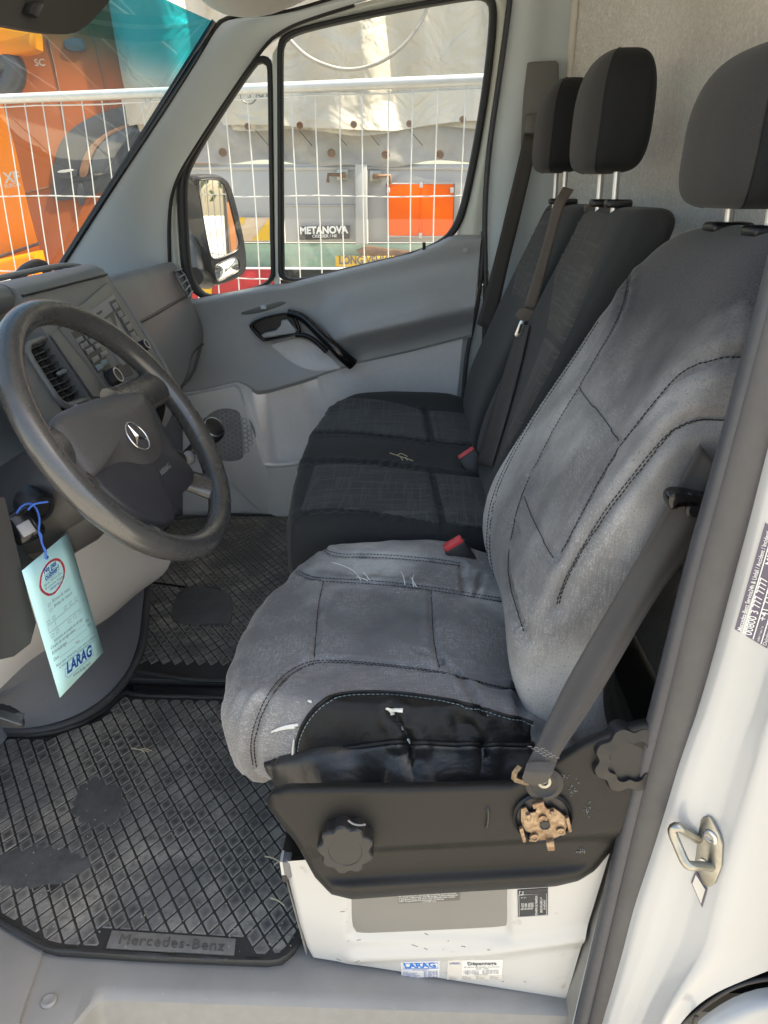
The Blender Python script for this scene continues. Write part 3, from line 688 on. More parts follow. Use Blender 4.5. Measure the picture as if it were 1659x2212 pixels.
# driver's centre vent: frame, slats and vanes
vq = [P(47, 750, y=.462), P(111, 724, y=.60), P(202, 857, y=.60), P(134, 884, y=.462)]
vn = (vq[1]-vq[0]).cross(vq[3]-vq[0]).normalized()
if vn.x < 0: vn = -vn
vent = prism('air_vent', [q-vn*.022 for q in vq], vn*.004, 'black', dash)
def vpt(u, v, off=0): return (vq[0]*(1-u)+vq[1]*u)*(1-v)+(vq[3]*(1-u)+vq[2]*u)*v+vn*off
tube('vent_frame', smooth_pts([tuple(vpt(a, b, .002)) for a, b in [(0, 0), (.5, 0), (1, 0), (1, .5), (1, 1), (.5, 1), (0, 1), (0, .5)]], 60, True, 2), .006, 'dash_face', vent, 8, closed=True)
for k in range(10):
    v = .06+.88*k/9
    mesh('slat', [vpt(.02, v, 0), vpt(.98, v, 0), vpt(.98, v+.035, -.016), vpt(.02, v+.035, -.016), vpt(.02, v+.012, .0), vpt(.98, v+.012, .0)], [(0, 1, 2, 3), (0, 4, 5, 1)], 'column', vent, False)
for k in range(4):
    u = .2+.2*k
    mesh('vane', [vpt(u, .03, -.006), vpt(u, .97, -.006), vpt(u, .97, -.02), vpt(u, .03, -.02), vpt(u+.012, .03, -.006), vpt(u+.012, .97, -.006)], [(0, 1, 2, 3), (0, 4, 5, 1)], 'column', vent, False)
rbox('vent_tab', vpt(.52, .52, .004), (.008, .03, .006), 'dash_rim', vent, .002)
# panels on either side of the vent
quad_on('vent_surround', [cc(*q) for q in [(398, 622), (345, 655), (640, 1082), (660, 1085), (765, 1070)]], .002, 'dash_face', dash, 0, .0)
G = [[tuple(vpt(u, v, .0)) for u in (-.55, -.3, -.1, -.02)] for v in np.linspace(-.1, 1.25, 8)]
gridmesh('vent_side_panel', G, 'dash', dash)
# passenger side vent
pv = [P(a, b, y=y)+Vector((.012, -.006, .004)) for a, b, y in [(367, 589, 1.60), (383, 583, 1.64), (407, 632, 1.635), (397, 646, 1.59)]]
pvent = mesh('side_air_vent', pv, [(0, 1, 2, 3)], 'black', dash, False)
for k in range(5):
    v = .02+.24*k; a = pv[0]*(1-v)+pv[3]*v; b = pv[1]*(1-v)+pv[2]*v
    tube('slat', [tuple(a+Vector((.003, -.002, .001))), tuple(b+Vector((.003, -.002, .001)))], .0042, 'dash', pvent, 6, flat=.5)
tube('vent_frame', [tuple(q) for q in smooth_pts([tuple(q+Vector((.002, -.001, 0))) for q in pv], 30, True, 1)], .004, 'dash', pvent, 6, closed=True)

# lower console under the column: light grey shell, then the carpeted footwell wall down to the mat
top3 = [P(-60, 1240, y=.36), P(60, 1180, y=.42), P(190, 1120, y=.50), P(290, 1130, y=.60), P(372, 1188, y=.70)]
bot3 = [P(-60, 1545, y=.34), P(0, 1488, y=.36), P(85, 1405, y=.42), P(217, 1352, y=.56), P(308, 1272, y=.69)]
a = smooth_pts([tuple(q) for q in top3], 40); b = smooth_pts([tuple(q) for q in bot3], 40); G = []
for f in np.linspace(0, 1, 14):
    bul = .02*math.sin(math.pi*f); G.append([tuple(p*(1-f)+q*f+np.array([bul, -bul*.4, 0])) for p, q in zip(a, b)])
gridmesh('knee_panel', G, 'dash_light', dash)
flo = smooth_pts([tuple(P(q[0], q[1], z=.02)) for q in [(-80, 1560), (0, 1577), (100, 1578), (200, 1540), (268, 1476), (306, 1400), (312, 1310), (318, 1255)]], 40)
G = []
for f in np.linspace(0, 1, 12):
    bul = -.03*math.sin(math.pi*f); G.append([tuple((p+np.array([-.01, 0, .004]))*(1-f)+q*f+np.array([bul, 0, 0])) for p, q in zip(b, flo)])
gridmesh('footwell_wall', G, 'tunnel', dash)
rr = [tuple(q+np.array([.006, -.004, .004])) for q in flo]
tube('footwell_edge', rr, .010, 'seal_brown', dash, 8, flat=.8)
# side of the console towards the passenger footwell
G = [[tuple(p) for p in np.array([a[-1]*(1-f)+b[-1]*f for f in np.linspace(0, 1, 10)])], [tuple(p+np.array([-.35, .10, 0])) for p in np.array([a[-1]*(1-f)+flo[-1]*f for f in np.linspace(0, 1, 10)])]]
gridmesh('console_side', G, 'tunnel', dash)
# dark knee cover on the door side
kl = [P(a, b, y=y) for a, b, y in [(-120, 1060, .02), (10, 1075, .10), (34, 1180, .12), (62, 1290, .14), (78, 1345, .15), (66, 1390, .14), (30, 1418, .12), (4, 1424, .10), (-120, 1440, .02)]]
prism('side_cover', kl, (-.03, .01, 0), 'column', dash, .004)

# ================================================================ steering wheel
WC = Vector((-.397, .282, .727)); WN = Vector((math.cos(.6)*math.cos(-.054), math.cos(.6)*math.sin(-.054), math.sin(.6)))
WA = Vector((0, 0, 1)).cross(WN).normalized(); WB = WN.cross(WA)
def wl(a, b, h=0): return WC+WA*a+WB*b+WN*h
def wp(px, py, h=0): return plane_hit(px, py, WC+WN*h, WN)
sw = thing('steering_wheel', WC, 'worn dark grey four-spoke steering wheel with star emblem on its hub', 'steering wheel')
RW = .1905; th = np.linspace(0, 2*np.pi, 128, endpoint=False)
G = []
for t in th:
    row = []
    for s in np.linspace(0, 2*np.pi, 20, endpoint=False):
        rr = RW+.0168*math.cos(s)*(1+.05*math.cos(2*s)); row.append(tuple(wl(rr*math.cos(t), rr*math.sin(t), .0185*math.sin(s))))
    G.append(row)
gridmesh('rim', G, 'wheel', sw, cu=True, cv=True)
def dome(name, out, h0, h1, m, parent, edge=.012, n=90, lean=0.):
    lo = smooth_pts([tuple(wp(*cc(a, b), h0)) for a, b in out], n, True, 2); c = lo.mean(0); wn = np.array(WN); G = []
    for s, h in [(1.0, -edge*1.6), (1.003, -edge*.9), (1.0, -edge*.35), (.985, -.0015), (.96, .002), (.90, .006), (.8, .011), (.6, .018), (.4, .022), (.2, .0235), (.03, .024)]:
        hh = h if h < 0 else h/.024*h1
        G.append([tuple(c+(q-c)*s+wn*hh) for q in lo])
    return gridmesh(name, G, m, parent, cv=True, capu=True)
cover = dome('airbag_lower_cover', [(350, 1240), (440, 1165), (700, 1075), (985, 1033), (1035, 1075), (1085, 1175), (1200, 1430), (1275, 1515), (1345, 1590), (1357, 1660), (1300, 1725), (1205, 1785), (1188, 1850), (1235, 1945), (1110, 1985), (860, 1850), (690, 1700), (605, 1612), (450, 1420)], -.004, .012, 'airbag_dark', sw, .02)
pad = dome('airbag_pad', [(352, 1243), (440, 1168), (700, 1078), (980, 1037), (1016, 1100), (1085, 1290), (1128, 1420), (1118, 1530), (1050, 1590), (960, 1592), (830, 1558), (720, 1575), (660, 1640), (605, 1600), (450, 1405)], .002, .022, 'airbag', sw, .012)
PADB = bvh_of(pad)
ec = hit(*cc(943, 1363), PADB)
def empt(a, b): return wp(*cc(a, b), (ec-WC).dot(WN))
er = .0215; ring = [ec+(WA*math.cos(t)+WB*math.sin(t))*er+WN*.002 for t in np.linspace(0, 2*np.pi, 48, endpoint=False)]
emb = tube('emblem', [tuple(q) for q in ring], .0016, 'chrome', sw, 8, closed=True)
for k in range(3):
    t = math.pi/2+k*2*math.pi/3; d = WA*math.cos(t)+WB*math.sin(t); s = d.cross(WN)
    mesh('star_point', [ec+s*.0036+WN*.001, ec-s*.0036+WN*.001, ec+d*er*.98+WN*.0015, ec+WN*.0042], [(0, 2, 3), (2, 1, 3), (0, 1, 2)], 'chrome', emb, False)
def spoke(p, q, w0, w1, hmid=-.010):
    p = Vector(p); q = Vector(q); L = [p, p*.67+q*.33+WN*hmid*.4, p*.33+q*.67+WN*hmid*.3, q]
    pts = smooth_pts([tuple(v) for v in L], 20, it=2); r = np.linspace(0, 1, 20); rad = w0+(w1-w0)*r+.012*np.clip(r-.72, 0, 1)**1*1.2+.010*np.clip(.2-r, 0, 1)
    tube('spoke', pts, rad, 'wheel', sw, 16, up=tuple(WN), flat=.5)
spoke(wl(.045, .030, -.016), wl(.186, .028, -.003), .034, .026)
spoke(wl(-.045, .030, -.016), wl(-.186, .028, -.003), .034, .026)
spoke(wl(.060, -.060, -.026), wl(.112, -.154, -.003), .020, .024, -.03)
spoke(wl(-.060, -.060, -.026), wl(-.112, -.154, -.003), .020, .024, -.03)
sb = hit(*cc(1150, 1600), bvh_of(cover))
if sb: text('airbag_lettering', 'AIRBAG', .011, sb-WA*.02+WN*.001, WA, WB, 'dash_rim', sw, .0002)
tube('pad_seam', [tuple(wp(*cc(a, b), .001)) for a, b in smooth_pts([(605, 1612), (640, 1640), (690, 1700)], 10)], .0012, 'black', sw, 5)

# steering column with ignition lock and stalk
colm = thing('steering_column', WC-WN*.2, 'black plastic steering column shroud behind the wheel with ignition lock', 'steering column')
lathe('shroud', [(.030, -.012), (.052, -.03), (.062, -.05), (.070, -.12), (.074, -.20), (.06, -.27)], WC+WB*(-.012), WN, 'column', colm, 32)
G = []
for h, wd, dz in [(-.055, .05, -.072), (-.09, .058, -.092), (-.15, .062, -.104), (-.23, .06, -.10)]:
    G.append([tuple(WC+WN*h+WA*(wd*math.sin(t))+WB*(dz*math.cos(t)*(1 if math.cos(t) > 0 else .2))) for t in np.linspace(-1.9, 1.9, 24)])
gridmesh('lower_shroud', G, 'column', colm, sharp=60)
io = P(88, 1098, y=.195); iax = Vector((.75, -.45, -.2)).normalized()
lathe('ignition_lock', [(.021, -.03), (.021, .0), (.018, .004), (.013, .004), (.012, .001)], io, iax, 'black', colm, 24)
tube('stalk', smooth_pts([tuple(WC-WN*.06+WA*.04), tuple(WC-WN*.055+WA*.11-WB*.02), tuple(P(403, 992, y=.44))], 16), .008, 'black', colm, 10)
lathe('stalk_tip', [(.010, -.006), (.0115, .0), (.0115, .006), (.009, .009)], P(405, 990, y=.44), (.5, .8, .1), 'button', colm, 16)

# key, string and tag
ko = P(52, 1136, y=.165)
key = thing('ignition_key', ko, 'black key fob with silver button stuck in the ignition lock', 'key')
kz = (CAM-ko).normalized(); kx, ky, kz = axes((kz+Vector((.15, 0, .25))).normalized()); km = Matrix((kx, ky, kz)).transposed() @ Matrix.Rotation(R_(18), 3, 'Z')
fob = rbox('fob', ko, (.042, .046, .026), 'gloss_black', key, .011, 4, rot=km)
rbox('button', ko+kz*.0125-ky*.006, (.018, .018, .003), 'key_grey', fob, .0045, 3, rot=km)
rbox('ring_lug', ko+ky*.017-kz*.008, (.014, .012, .008), 'gloss_black', fob, .003, 2, rot=km)
rbox('blade', ko*.5+io*.5-iax*.004, (.03, .006, .006), 'chrome_dull', key, .001, 1, rot=iax.to_track_quat('X', 'Z').to_matrix())
s1 = [P(a, b, y=y) for a, b, y in [(36, 1108, .155), (44, 1095, .155), (60, 1086, .16), (76, 1092, .16), (84, 1110, .155), (86, 1128, .15), (83, 1146, .145), (90, 1170, .145), (97, 1190, .145), (101, 1207, .148)]]
tube('string', smooth_pts([tuple(q) for q in s1], 50), .0014, 'string', key, 6)
tube('string', smooth_pts([tuple(P(a, b, y=y)) for a, b, y in [(60, 1102, .15), (70, 1090, .155), (85, 1086, .155), (104, 1084, .16)]], 16), .0013, 'string', key, 6)
tube('string', smooth_pts([tuple(P(a+2.5*math.sin(i*1.5), b, y=.1435)) for i, (a, b) in enumerate([(84, 1148), (87, 1156), (89, 1164), (92, 1172), (94, 1180), (96, 1188), (98, 1196), (101, 1207)])], 40), .0013, 'string', key, 6)

y1 = .115
tl = P(46.9, 1233, y=y1)
best = min((abs(P(146, 1150, y=y)[2]-tl.z), y) for y in np.linspace(y1+.02, y1+.2, 400)); tr = P(146, 1150, y=best[1])
TWv = tr-tl; Wd = TWv.normalized(); bl = plane_hit(129, 1507, tl, Wd.cross(Vector((0, 0, 1))).normalized()); br = plane_hit(222.7, 1409, tl, Wd.cross(Vector((0, 0, 1))).normalized())
tagt = thing('paper_tag', tl*.25+tr*.25+bl*.25+br*.25, 'pale blue reminder tag with red ring hanging from the ignition key', 'tag')
TN = Wd.cross((tl-bl).normalized()).normalized()
if TN.dot(CAM-tl) < 0: TN = -TN
def tp(u, v, off=0):
    q = (tl*(1-u)+tr*u)*(1-v)+(bl*(1-u)+br*u)*v
    return q+TN*(off+.004*math.sin(math.pi*v)*math.sin(math.pi*u)*0)
G = [[tuple(tp(u, v)) for u in np.linspace(0, 1, 6)] for v in np.linspace(0, 1, 8)]
card = gridmesh('card', G, 'tag', tagt); thicken(card, .0005, -1)
def tgc(a, b):   # reading position on the tag -> (u, v)
    p = plane_hit(a*.1953, 1088.8+b*.1953, tl, TN); e1 = tr-tl; e2 = bl-tl; d = p-tl
    m = np.linalg.lstsq(np.array([list(e1), list(e2)]).T, np.array(list(d)), rcond=None)[0]; return m
Hd = (tl-bl).normalized(); tw = (tr-tl).length; thh = (tl-bl).length
def ttext(name, s, a, b, a2, b2, m, par, bold=0., squeeze=None):
    p = tp(*tgc(a, b), .0008); q = tp(*tgc(a2, b2), .0008); d = q-p; L = d.length
    ob = text(name, s, 1.0, (0, 0, 0), (1, 0, 0), (0, 1, 0), m, None, 0, off=0, bold=bold*60)
    wdt = max(v.co.x for v in ob.data.vertices); ob.data.transform(Matrix.Diagonal((1/wdt, 1/wdt, 1, 1)))
    hh = L*(squeeze or 1); u = d.normalized(); n = TN; v = n.cross(u)
    mt = Matrix((u*L, v*hh, n)).transposed().to_4x4(); mt.translation = p; ob.data.transform(mt); attach(ob, par); return ob
rc = [tp(*tgc(a, b), .0005) for a, b in smooth_pts([(430, 870), (440, 780), (500, 660), (590, 592), (660, 600), (705, 680), (705, 790), (660, 900), (590, 1000), (520, 1022), (450, 975), (425, 920)], 60, True, 2)]
c0 = sum(rc, Vector())/len(rc)
G = [[tuple(c0+(q-c0)*1.0) for q in rc], [tuple(c0+(q-c0)*.86) for q in rc]]
gridmesh('red_ring', G, 'ink_red', card, cv=True)
ttext('lettering', 'Ne pas', 478, 775, 612, 668, 'ink_blue', card, .0004)
ttext('lettering', 'oublier!', 492, 848, 640, 722, 'ink_blue', card, .0004)
ttext('lettering', 'Après 500 km max.', 480, 918, 668, 762, 'letter_grey', card)
ttext('lettering', 'de conduite charger', 488, 955, 684, 800, 'letter_grey', card)
ttext('lettering', 'resserrer!', 540, 960, 655, 868, 'ink_blue', card)
ttext('lettering', 'Ecrous de roues', 566, 1088, 748, 940, 'letter_grey', card)
ttext('lettering', 'Brides de ressort', 584, 1143, 772, 985, 'letter_grey', card)
ttext('lettering', 'Attention au couple de serrage !', 585, 1530, 885, 1262, 'letter_grey', card)
ttext('lettering', 'Couple de serrage admis ________ Nm', 552, 1612, 940, 1275, 'letter_grey', card)
ttext('lettering', 'Kilométrage ______________ km', 568, 1672, 958, 1325, 'letter_grey', card)
ttext('lettering', 'Date ____________ Visa ____________', 585, 1742, 990, 1390, 'letter_grey', card)
ttext('lettering', 'Nous vous remercions pour votre confiance', 612, 1808, 1000, 1455, 'letter_grey', card)
ttext('lettering', 'et vous souhaitons BONNE ROUTE !!!', 645, 1822, 985, 1510, 'letter_grey', card)
ttext('company_lettering', 'LARAG', 722, 1878, 968, 1655, 'ink_blue', card, .00055)
ttext('lettering', 'www.larag.com', 785, 1912, 955, 1762, 'letter_grey', card)
def tline(name, pts, m='letter_grey', r=.00025, closed=False): tube(name, [tuple(tp(*tgc(a, b), .0006)) for a, b in (pts+[pts[0]] if closed else pts)], r, m, card, 4)
tline('box_line', [(700, 1830), (945, 1580), (972, 1580), (984, 1655), (740, 1915), (712, 1905)], 'ink_blue', closed=True)
tline('underline', [(484, 795), (612, 690)], 'ink_blue'); tline('underline', [(492, 862), (640, 742)], 'ink_blue')
for a, b in [(535, 1112), (550, 1168), (522, 1305), (580, 1252), (565, 1455), (620, 1402), (702, 1138), (755, 1088), (812, 1035), (745, 1285), (798, 1232), (852, 1182)]:
    tline('check_box', [(a-16, b+2), (a+10, b-26), (a+18, b+2), (a-8, b+28)], closed=True)
tline('vehicle_outline', [(518, 1352), (836, 1052), (856, 1142), (535, 1432)], closed=True); tline('vehicle_outline', [(595, 1285), (608, 1365)])
tube('string_knot', [tuple(tp(*tgc(520, 583), .001)), tuple(P(101, 1207, y=.148))], .0014, 'string', tagt, 6)

# gear lever on the dash, accelerator pedal
gk = P(455, 930, y=.72)
gear = thing('gear_lever', gk-Vector((.05, 0, .1)), 'black gear lever knob with silver ringed cap beside the steering wheel', 'gear lever')
tube('lever', smooth_pts([(-.56, .70, .46), tuple(gk-Vector((.07, .01, .07))), tuple(gk)], 12), .011, 'black', gear, 10)
gax = Vector((.55, -.45, .55)).normalized()
lathe('knob', [(.008, -.045), (.016, -.036), (.024, -.018), (.027, -.002), (.0265, .008), (.0235, .0140), (.017, .0172), (.009, .0186), (.002, .019)], gk, gax, 'black', gear, 28)
lathe('cap_ring', [(.0212, .0152), (.0212, .0166), (.0196, .0174), (.0192, .0160)], gk, gax, 'chrome_dull', gear, 28)
gb = thing('accelerator_pedal', P(20, 1590, y=.36), 'black ribbed accelerator pedal against the footwell', 'pedal')
pq = [P(-45, 1522, y=.385), P(28, 1533, y=.38), P(56, 1556, y=.372), P(50, 1580, y=.352), P(-45, 1550, y=.345)]
pn_ = (pq[1]-pq[0]).cross(pq[4]-pq[0]).normalized()
if pn_.dot(CAM-pq[0]) < 0: pn_ = -pn_
prism('pad', smooth_pts([tuple(q) for q in pq], 30, True, 2), pn_*.010, 'column', gb, .003)
for k in range(8):
    f = .08+.84*k/7; a = pq[0]*(1-f)+pq[4]*f; b_ = pq[2]*(1-f)+pq[3]*f
    tube('rib', smooth_pts([tuple(a+pn_*.011), tuple((pq[1] if f < .4 else (a+b_)*.5)*0+((a+b_)*.5)+pn_*.012), tuple(b_+pn_*.011-(b_-a)*.04)], 10), .0028, 'dash', gb, 6)

# ================================================================ passenger door
YD = 1.70
door = thing('passenger_door', (-.2, YD, .05), 'grey trimmed passenger door with armrest, grab handle and quarter window', 'car door')
def dd(a, b): return (345.6+a*.4688, b*.4688)          # reading positions of an enlarged view of the windows
def d5(a, b): return (388.8+a*.4167, 518.4+b*.4167)    # ... and of the door panel
main = smooth_pts([dd(*q) for q in [(570, 720), (569, 300), (571, 215), (590, 185), (660, 150), (1000, 75), (1440, -2), (1500, 2), (1522, 45), (1490, 370), (1440, 680), (1385, 950), (1345, 1050), (1290, 1108), (1150, 1166), (860, 1232), (577, 1302), (573, 1200)]], 160, True, 2)
mo = smooth_pts([dd(*q) for q in [(540, 720), (538, 300), (540, 190), (565, 160), (640, 122), (1000, 40), (1440, -38), (1530, -36), (1562, 45), (1528, 370), (1478, 680), (1420, 960), (1375, 1072), (1300, 1132), (1150, 1190), (860, 1256), (545, 1318), (542, 1200)]], 160, True, 2)
quar = smooth_pts([dd(*q) for q in [(500, 720), (494, 330), (490, 300), (470, 290), (440, 305), (250, 590), (145, 770), (124, 850), (128, 1000), (138, 1180), (152, 1275), (200, 1352), (260, 1358), (512, 1308), (508, 1200)]], 120, True, 2)
qo = smooth_pts([dd(*q) for q in [(526, 720), (522, 320), (512, 265), (468, 250), (425, 268), (215, 575), (98, 735), (72, 850), (82, 1040), (92, 1220), (108, 1312), (185, 1380), (260, 1392), (536, 1322), (532, 1200)]], 120, True, 2)
def band(name, inn, out, y, m, parent, bulge=.012):
    a = np.array([tuple(P(q[0], q[1], y=y)) for q in inn]); b = np.array([tuple(P(q[0], q[1], y=y-.004)) for q in out]); G = []
    for f in (0, .08, .25, .5, .75, .92, 1): G.append([tuple(v) for v in a*(1-f)+b*f+np.array([0, -bulge*math.sin(math.pi*f)**.5 if 0 < f < 1 else .006, 0])])
    return gridmesh(name, G, m, parent, cv=True)
band('window_seal', main, mo, YD+.008, 'rubber', door); band('quarter_window_seal', quar, qo, YD+.008, 'rubber', door)
def pane(name, outl, y):
    v = [tuple(P(q[0], q[1], y=y)) for q in outl]; return mesh(name, v, [list(range(len(v)))], 'glass', door, False)
pane('window_pane', main, YD+.012); pane('quarter_pane', quar, YD+.012)
# painted frame around both windows
fo = [(378, 660), (366, 560), (362, 450), (378, 392), (440, 296), (528, 160), (585, 84), (640, 48), (770, 8), (920, -30), (1098, -40), (1098, 60), (1078, 200), (1060, 320), (1048, 430), (1042, 540), (1040, 620)]
fi = [(402, 640), (385, 560), (380, 420), (395, 360), (452, 275), (545, 135), (590, 88), (640, 64), (770, 32), (920, -2), (1068, -12), (1072, 60), (1055, 200), (1035, 320), (1010, 430), (985, 505), (980, 620)]
a = smooth_pts([tuple(P(q[0], q[1], y=YD+.004)) for q in fo], 70); b = smooth_pts([tuple(P(q[0], q[1], y=YD+.010)) for q in fi], 70)
gridmesh('window_frame', [[tuple(p*(1-f)+q*f+np.array([0, -.008*math.sin(math.pi*f), 0])) for p, q in zip(a, b)] for f in np.linspace(0, 1, 6)], 'frame_white', door)
mesh('division_bar', [P(*dd(*q), y=YD+.003) for q in [(518, 250), (548, 200), (552, 1330), (526, 1330)]], [(0, 1, 2, 3)], 'frame_white', door, False)
tube('lock_pin', [tuple(P(916, 545, y=YD-.012)), tuple(P(916, 524, y=YD-.012))], .005, 'black', door, 8)

# trim panel: relief field over the panel, split into the dark upper panel and the light lower panel
up_top = [(395, 640), (420, 646), (470, 636), (585, 614), (620, 612), (760, 578), (890, 547), (945, 524), (970, 511), (990, 507), (1040, 508)]
up_bot = [(395, 852), (440, 846), (512, 829), (530, 836), (556, 853), (580, 850), (650, 830), (772, 789), (880, 765), (1004, 734), (1018, 732)]
tp_ = np.array(up_top, float); bt_ = np.array(up_bot, float)
def relief(px, py):
    """metres the trim stands out towards the cab"""
    cx = (px-700)/310.
    line = 735-(px-700)*.225                       # crest of the armrest
    d = (py-line)
    prof = np.where(d < 0, np.exp(-(d/60.)**2), np.exp(-(d/30.)**2))
    arm = .105*prof*sst(650, 760, px)*(1-.25*sst(900, 1010, px))
    belt = .020*np.exp(-((py-(648-(px-400)*.22))/42.)**2)
    hand = -.020*np.exp(-(((px-620)/75.)**2+((py-745)/45.)**2))
    bot = .016*sst(-70, 0, (py-(850-(px-560)*.26)))
    rec = -.010*np.exp(-(((px-680)/22.)**2+((py-690)/60.)**2))
    return arm+belt+hand+bot+rec+.012
G = []
for f in np.linspace(0, 1, 70):
    row = []
    for g in np.linspace(395, 1040, 110):
        t = np.interp(g, tp_[:, 0], tp_[:, 1]); bb = np.interp(g, bt_[:, 0], bt_[:, 1]); pyy = t+(bb-t)*f; pxx = g-(22*f*sst(1000, 1040, g))
        e = min(f, 1-f); h = float(relief(pxx, pyy))*float(sst(-.02, .05, f))
        if f > .985: h -= .02
        row.append(tuple(P(pxx, pyy, y=YD-h)))
    G.append(row)
panel = gridmesh('trim_panel', G, 'door_dark', door); DB = bvh_of(panel)
low_top = [(395, 852), (440, 846), (512, 829), (530, 836), (556, 853), (580, 850), (650, 830), (772, 789), (880, 765), (1004, 734)]
G = []
lt = np.array(low_top, float)
for f in np.linspace(0, 1, 50):
    row = []
    for g in np.linspace(395, 1000, 110):
        t = np.interp(g, lt[:, 0], lt[:, 1]-4); bb = 1130-(g-560)*.02; pyy = t+(bb-t)*f; pxx = g-40*f*sst(900, 1000, g)
        # pocket: a scooped channel between speaker panel and the rear half, closed by a lip
        ch = sst(540, 580, pxx-(pyy-850)*.18)*(1-sst(650, 700, pxx-(pyy-850)*.20)); lip = sst(1000, 1006, pyy)
        h = .010-.070*ch*(1-lip)+.036*lip*sst(520, 600, pxx)*(1-sst(900, 990, pxx))
        row.append(tuple(P(pxx, pyy, y=YD-h)))
    G.append(row)
low = gridmesh('lower_panel', G, 'door_light', door)
sp_ = prism('speaker_panel', [P(*d5(*q), y=YD-.012) for q in [(20, 800), (60, 797), (292, 748), (312, 765), (380, 960), (448, 1165), (520, 1300), (592, 1420), (450, 1420), (220, 1190), (40, 900)]], (0, -.028, 0), 'speaker', door, .006)
sc0 = P(*d5(250, 1012), y=YD-.041)
gr = lathe('speaker_grille', [(.090, 0), (.090, .0008), (.086, .0012), (.02, .0014)], sc0, (.05, -1, .0), 'grille', door, 40)
# honeycomb ribs on the grille
runs = []; s = .0095
for i in range(-9, 10):
    for j in range(-9, 10):
        cx_ = i*s*1.5; cz_ = j*s*1.732+(s*.866 if i % 2 else 0)
        if cx_*cx_+cz_*cz_ > .076**2: continue
        pts = [(cx_+s*.92*math.cos(k*math.pi/3), cz_+s*.92*math.sin(k*math.pi/3)) for k in range(7)]
        runs.append([(sc0.x+a, sc0.y-.0018, sc0.z+b) for a, b in pts])
hc = multi_tube('honeycomb', runs, .0012, 'door_dark', gr, 4); hc['kind'] = 'stuff'
tube('pocket_lip', [tuple(P(*q, y=YD-.046)) for q in smooth_pts([d5(*q) for q in [(440, 1168), (480, 1172), (560, 1166), (640, 1152), (700, 1140)]], 24)], .006, 'door_light', door, 8)

# pull recess, black bezel with inner handle, grab bar
drape('door_pocket', DB, [d5(*q) for q in [(470, 545), (540, 520), (620, 505), (690, 530), (760, 590), (842, 664)]], [d5(*q) for q in [(470, 547), (530, 605), (600, 655), (680, 682), (760, 682), (842, 668)]], 'door_light', door, 30, 12, .003)
def dl(q, h): return plane_hit(*d5(*q), Vector((0, YD-h, 0)), Vector((0, 1, 0)))
bz = smooth_pts([d5(*q) for q in [(358, 440), (405, 408), (480, 388), (560, 374), (600, 400), (628, 470), (612, 490), (440, 527), (425, 520), (372, 465)]], 70, True, 2)
cn = np.array(bz).mean(0)
bezel = gridmesh('handle_bezel', [[tuple(P(*(cn+(q-cn)*s), y=YD-h)) for q in bz] for s, h in [(1.04, .020), (1.03, .040), (.97, .046), (.90, .044), (.86, .030)]], 'gloss_black', door, cv=True)
mesh('recess_floor', [tuple(P(*(cn+(q-cn)*.93), y=YD-.024)) for q in bz], [list(range(70))], 'black', bezel)
lev = prism('inner_handle', [dl(q, .026) for q in [(425, 490), (440, 480), (500, 465), (525, 440), (530, 415), (560, 408), (612, 465), (600, 480), (440, 505)]], (0, -.020, 0), 'door_dark', door, .005, 3)
gbp = [(560, 378, .040), (620, 392, .044), (665, 425, .056), (720, 480, .078), (790, 550, .094), (850, 608, .094), (895, 645, .080)]
tube('grab_handle', smooth_pts([tuple(dl((a, b), h)) for a, b, h in gbp], 40), np.linspace(.012, .0195, 40), 'gloss_black', door, 14, up=(0, 1, 0), flat=.8)
tube('handle_lower_rail', smooth_pts([tuple(dl((a, b), h)) for a, b, h in [(600, 492, .040), (650, 494, .046), (700, 520, .062), (760, 580, .076)]], 24), .008, 'black', door, 10)
ov = drape('switch_plate', DB, [d5(*q) for q in [(312, 378), (340, 362), (440, 335), (520, 314), (553, 322)]], [d5(*q) for q in [(313, 382), (330, 390), (400, 384), (500, 354), (555, 326)]], 'dash', door, 24, 8, .002)
h_ = hit(*d5(434, 348), DB)
rbox('lock_button', h_+Vector((0, -.005, 0)), (.018, .008, .012), 'pillar_grey', ov, .003)
h_ = hit(1006, 541, DB)
if h_: lathe('screw_cover', [(.0085, 0), (.0085, .0015), (.0075, .002), (.002, .002)], h_, (0, -1, 0), 'door_dark', door, 20)
tube('door_edge_seal', [tuple(P(a, b, y=YD-.004)) for a, b in smooth_pts([(1044, 500), (1040, 600), (1028, 680), (1008, 760), (1000, 860)], 24)], .007, 'seal', door, 8)

# wing mirror outside the quarter window: housing, flat glass above, wide angle glass below
mir = thing('wing_mirror', P(470, 600, y=1.9), 'black passenger wing mirror with large upper glass and small wide-angle lower glass', 'wing mirror')
def mm(a, b): return (a*.3646, b*.3646)
MY = 1.93
mc = P(*mm(1290, 1360), y=MY); look = Vector((.97, .13, -.04)).normalized(); tocam = (CAM-mc).normalized(); mn = (look+tocam).normalized()
def mp_(a, b, off=0): return plane_hit(*mm(a, b), mc+mn*off, mn)
hou = smooth_pts([tuple(mp_(*q, -.002)) for q in [(1108, 1060), (1140, 1042), (1270, 1036), (1320, 1048), (1360, 1100), (1400, 1250), (1440, 1430), (1456, 1570), (1440, 1625), (1380, 1660), (1290, 1690), (1262, 1680), (1240, 1560), (1215, 1400), (1180, 1230), (1158, 1090)]], 80, True, 2)
c = hou.mean(0); G = []
nn = np.array(mn); bk = np.array(Vector((-.75, -.1, .0)))
for s, o_, b_ in [(.93, .006, 0), (.985, .008, 0), (1.0, .002, 0), (1.02, -.01, 0), (1.03, -.03, .02), (1.0, -.06, .05), (.85, -.09, .07), (.5, -.105, .08), (.05, -.11, .08)]:
    G.append([tuple(c+(q-c)*s+nn*o_+bk*b_) for q in hou])
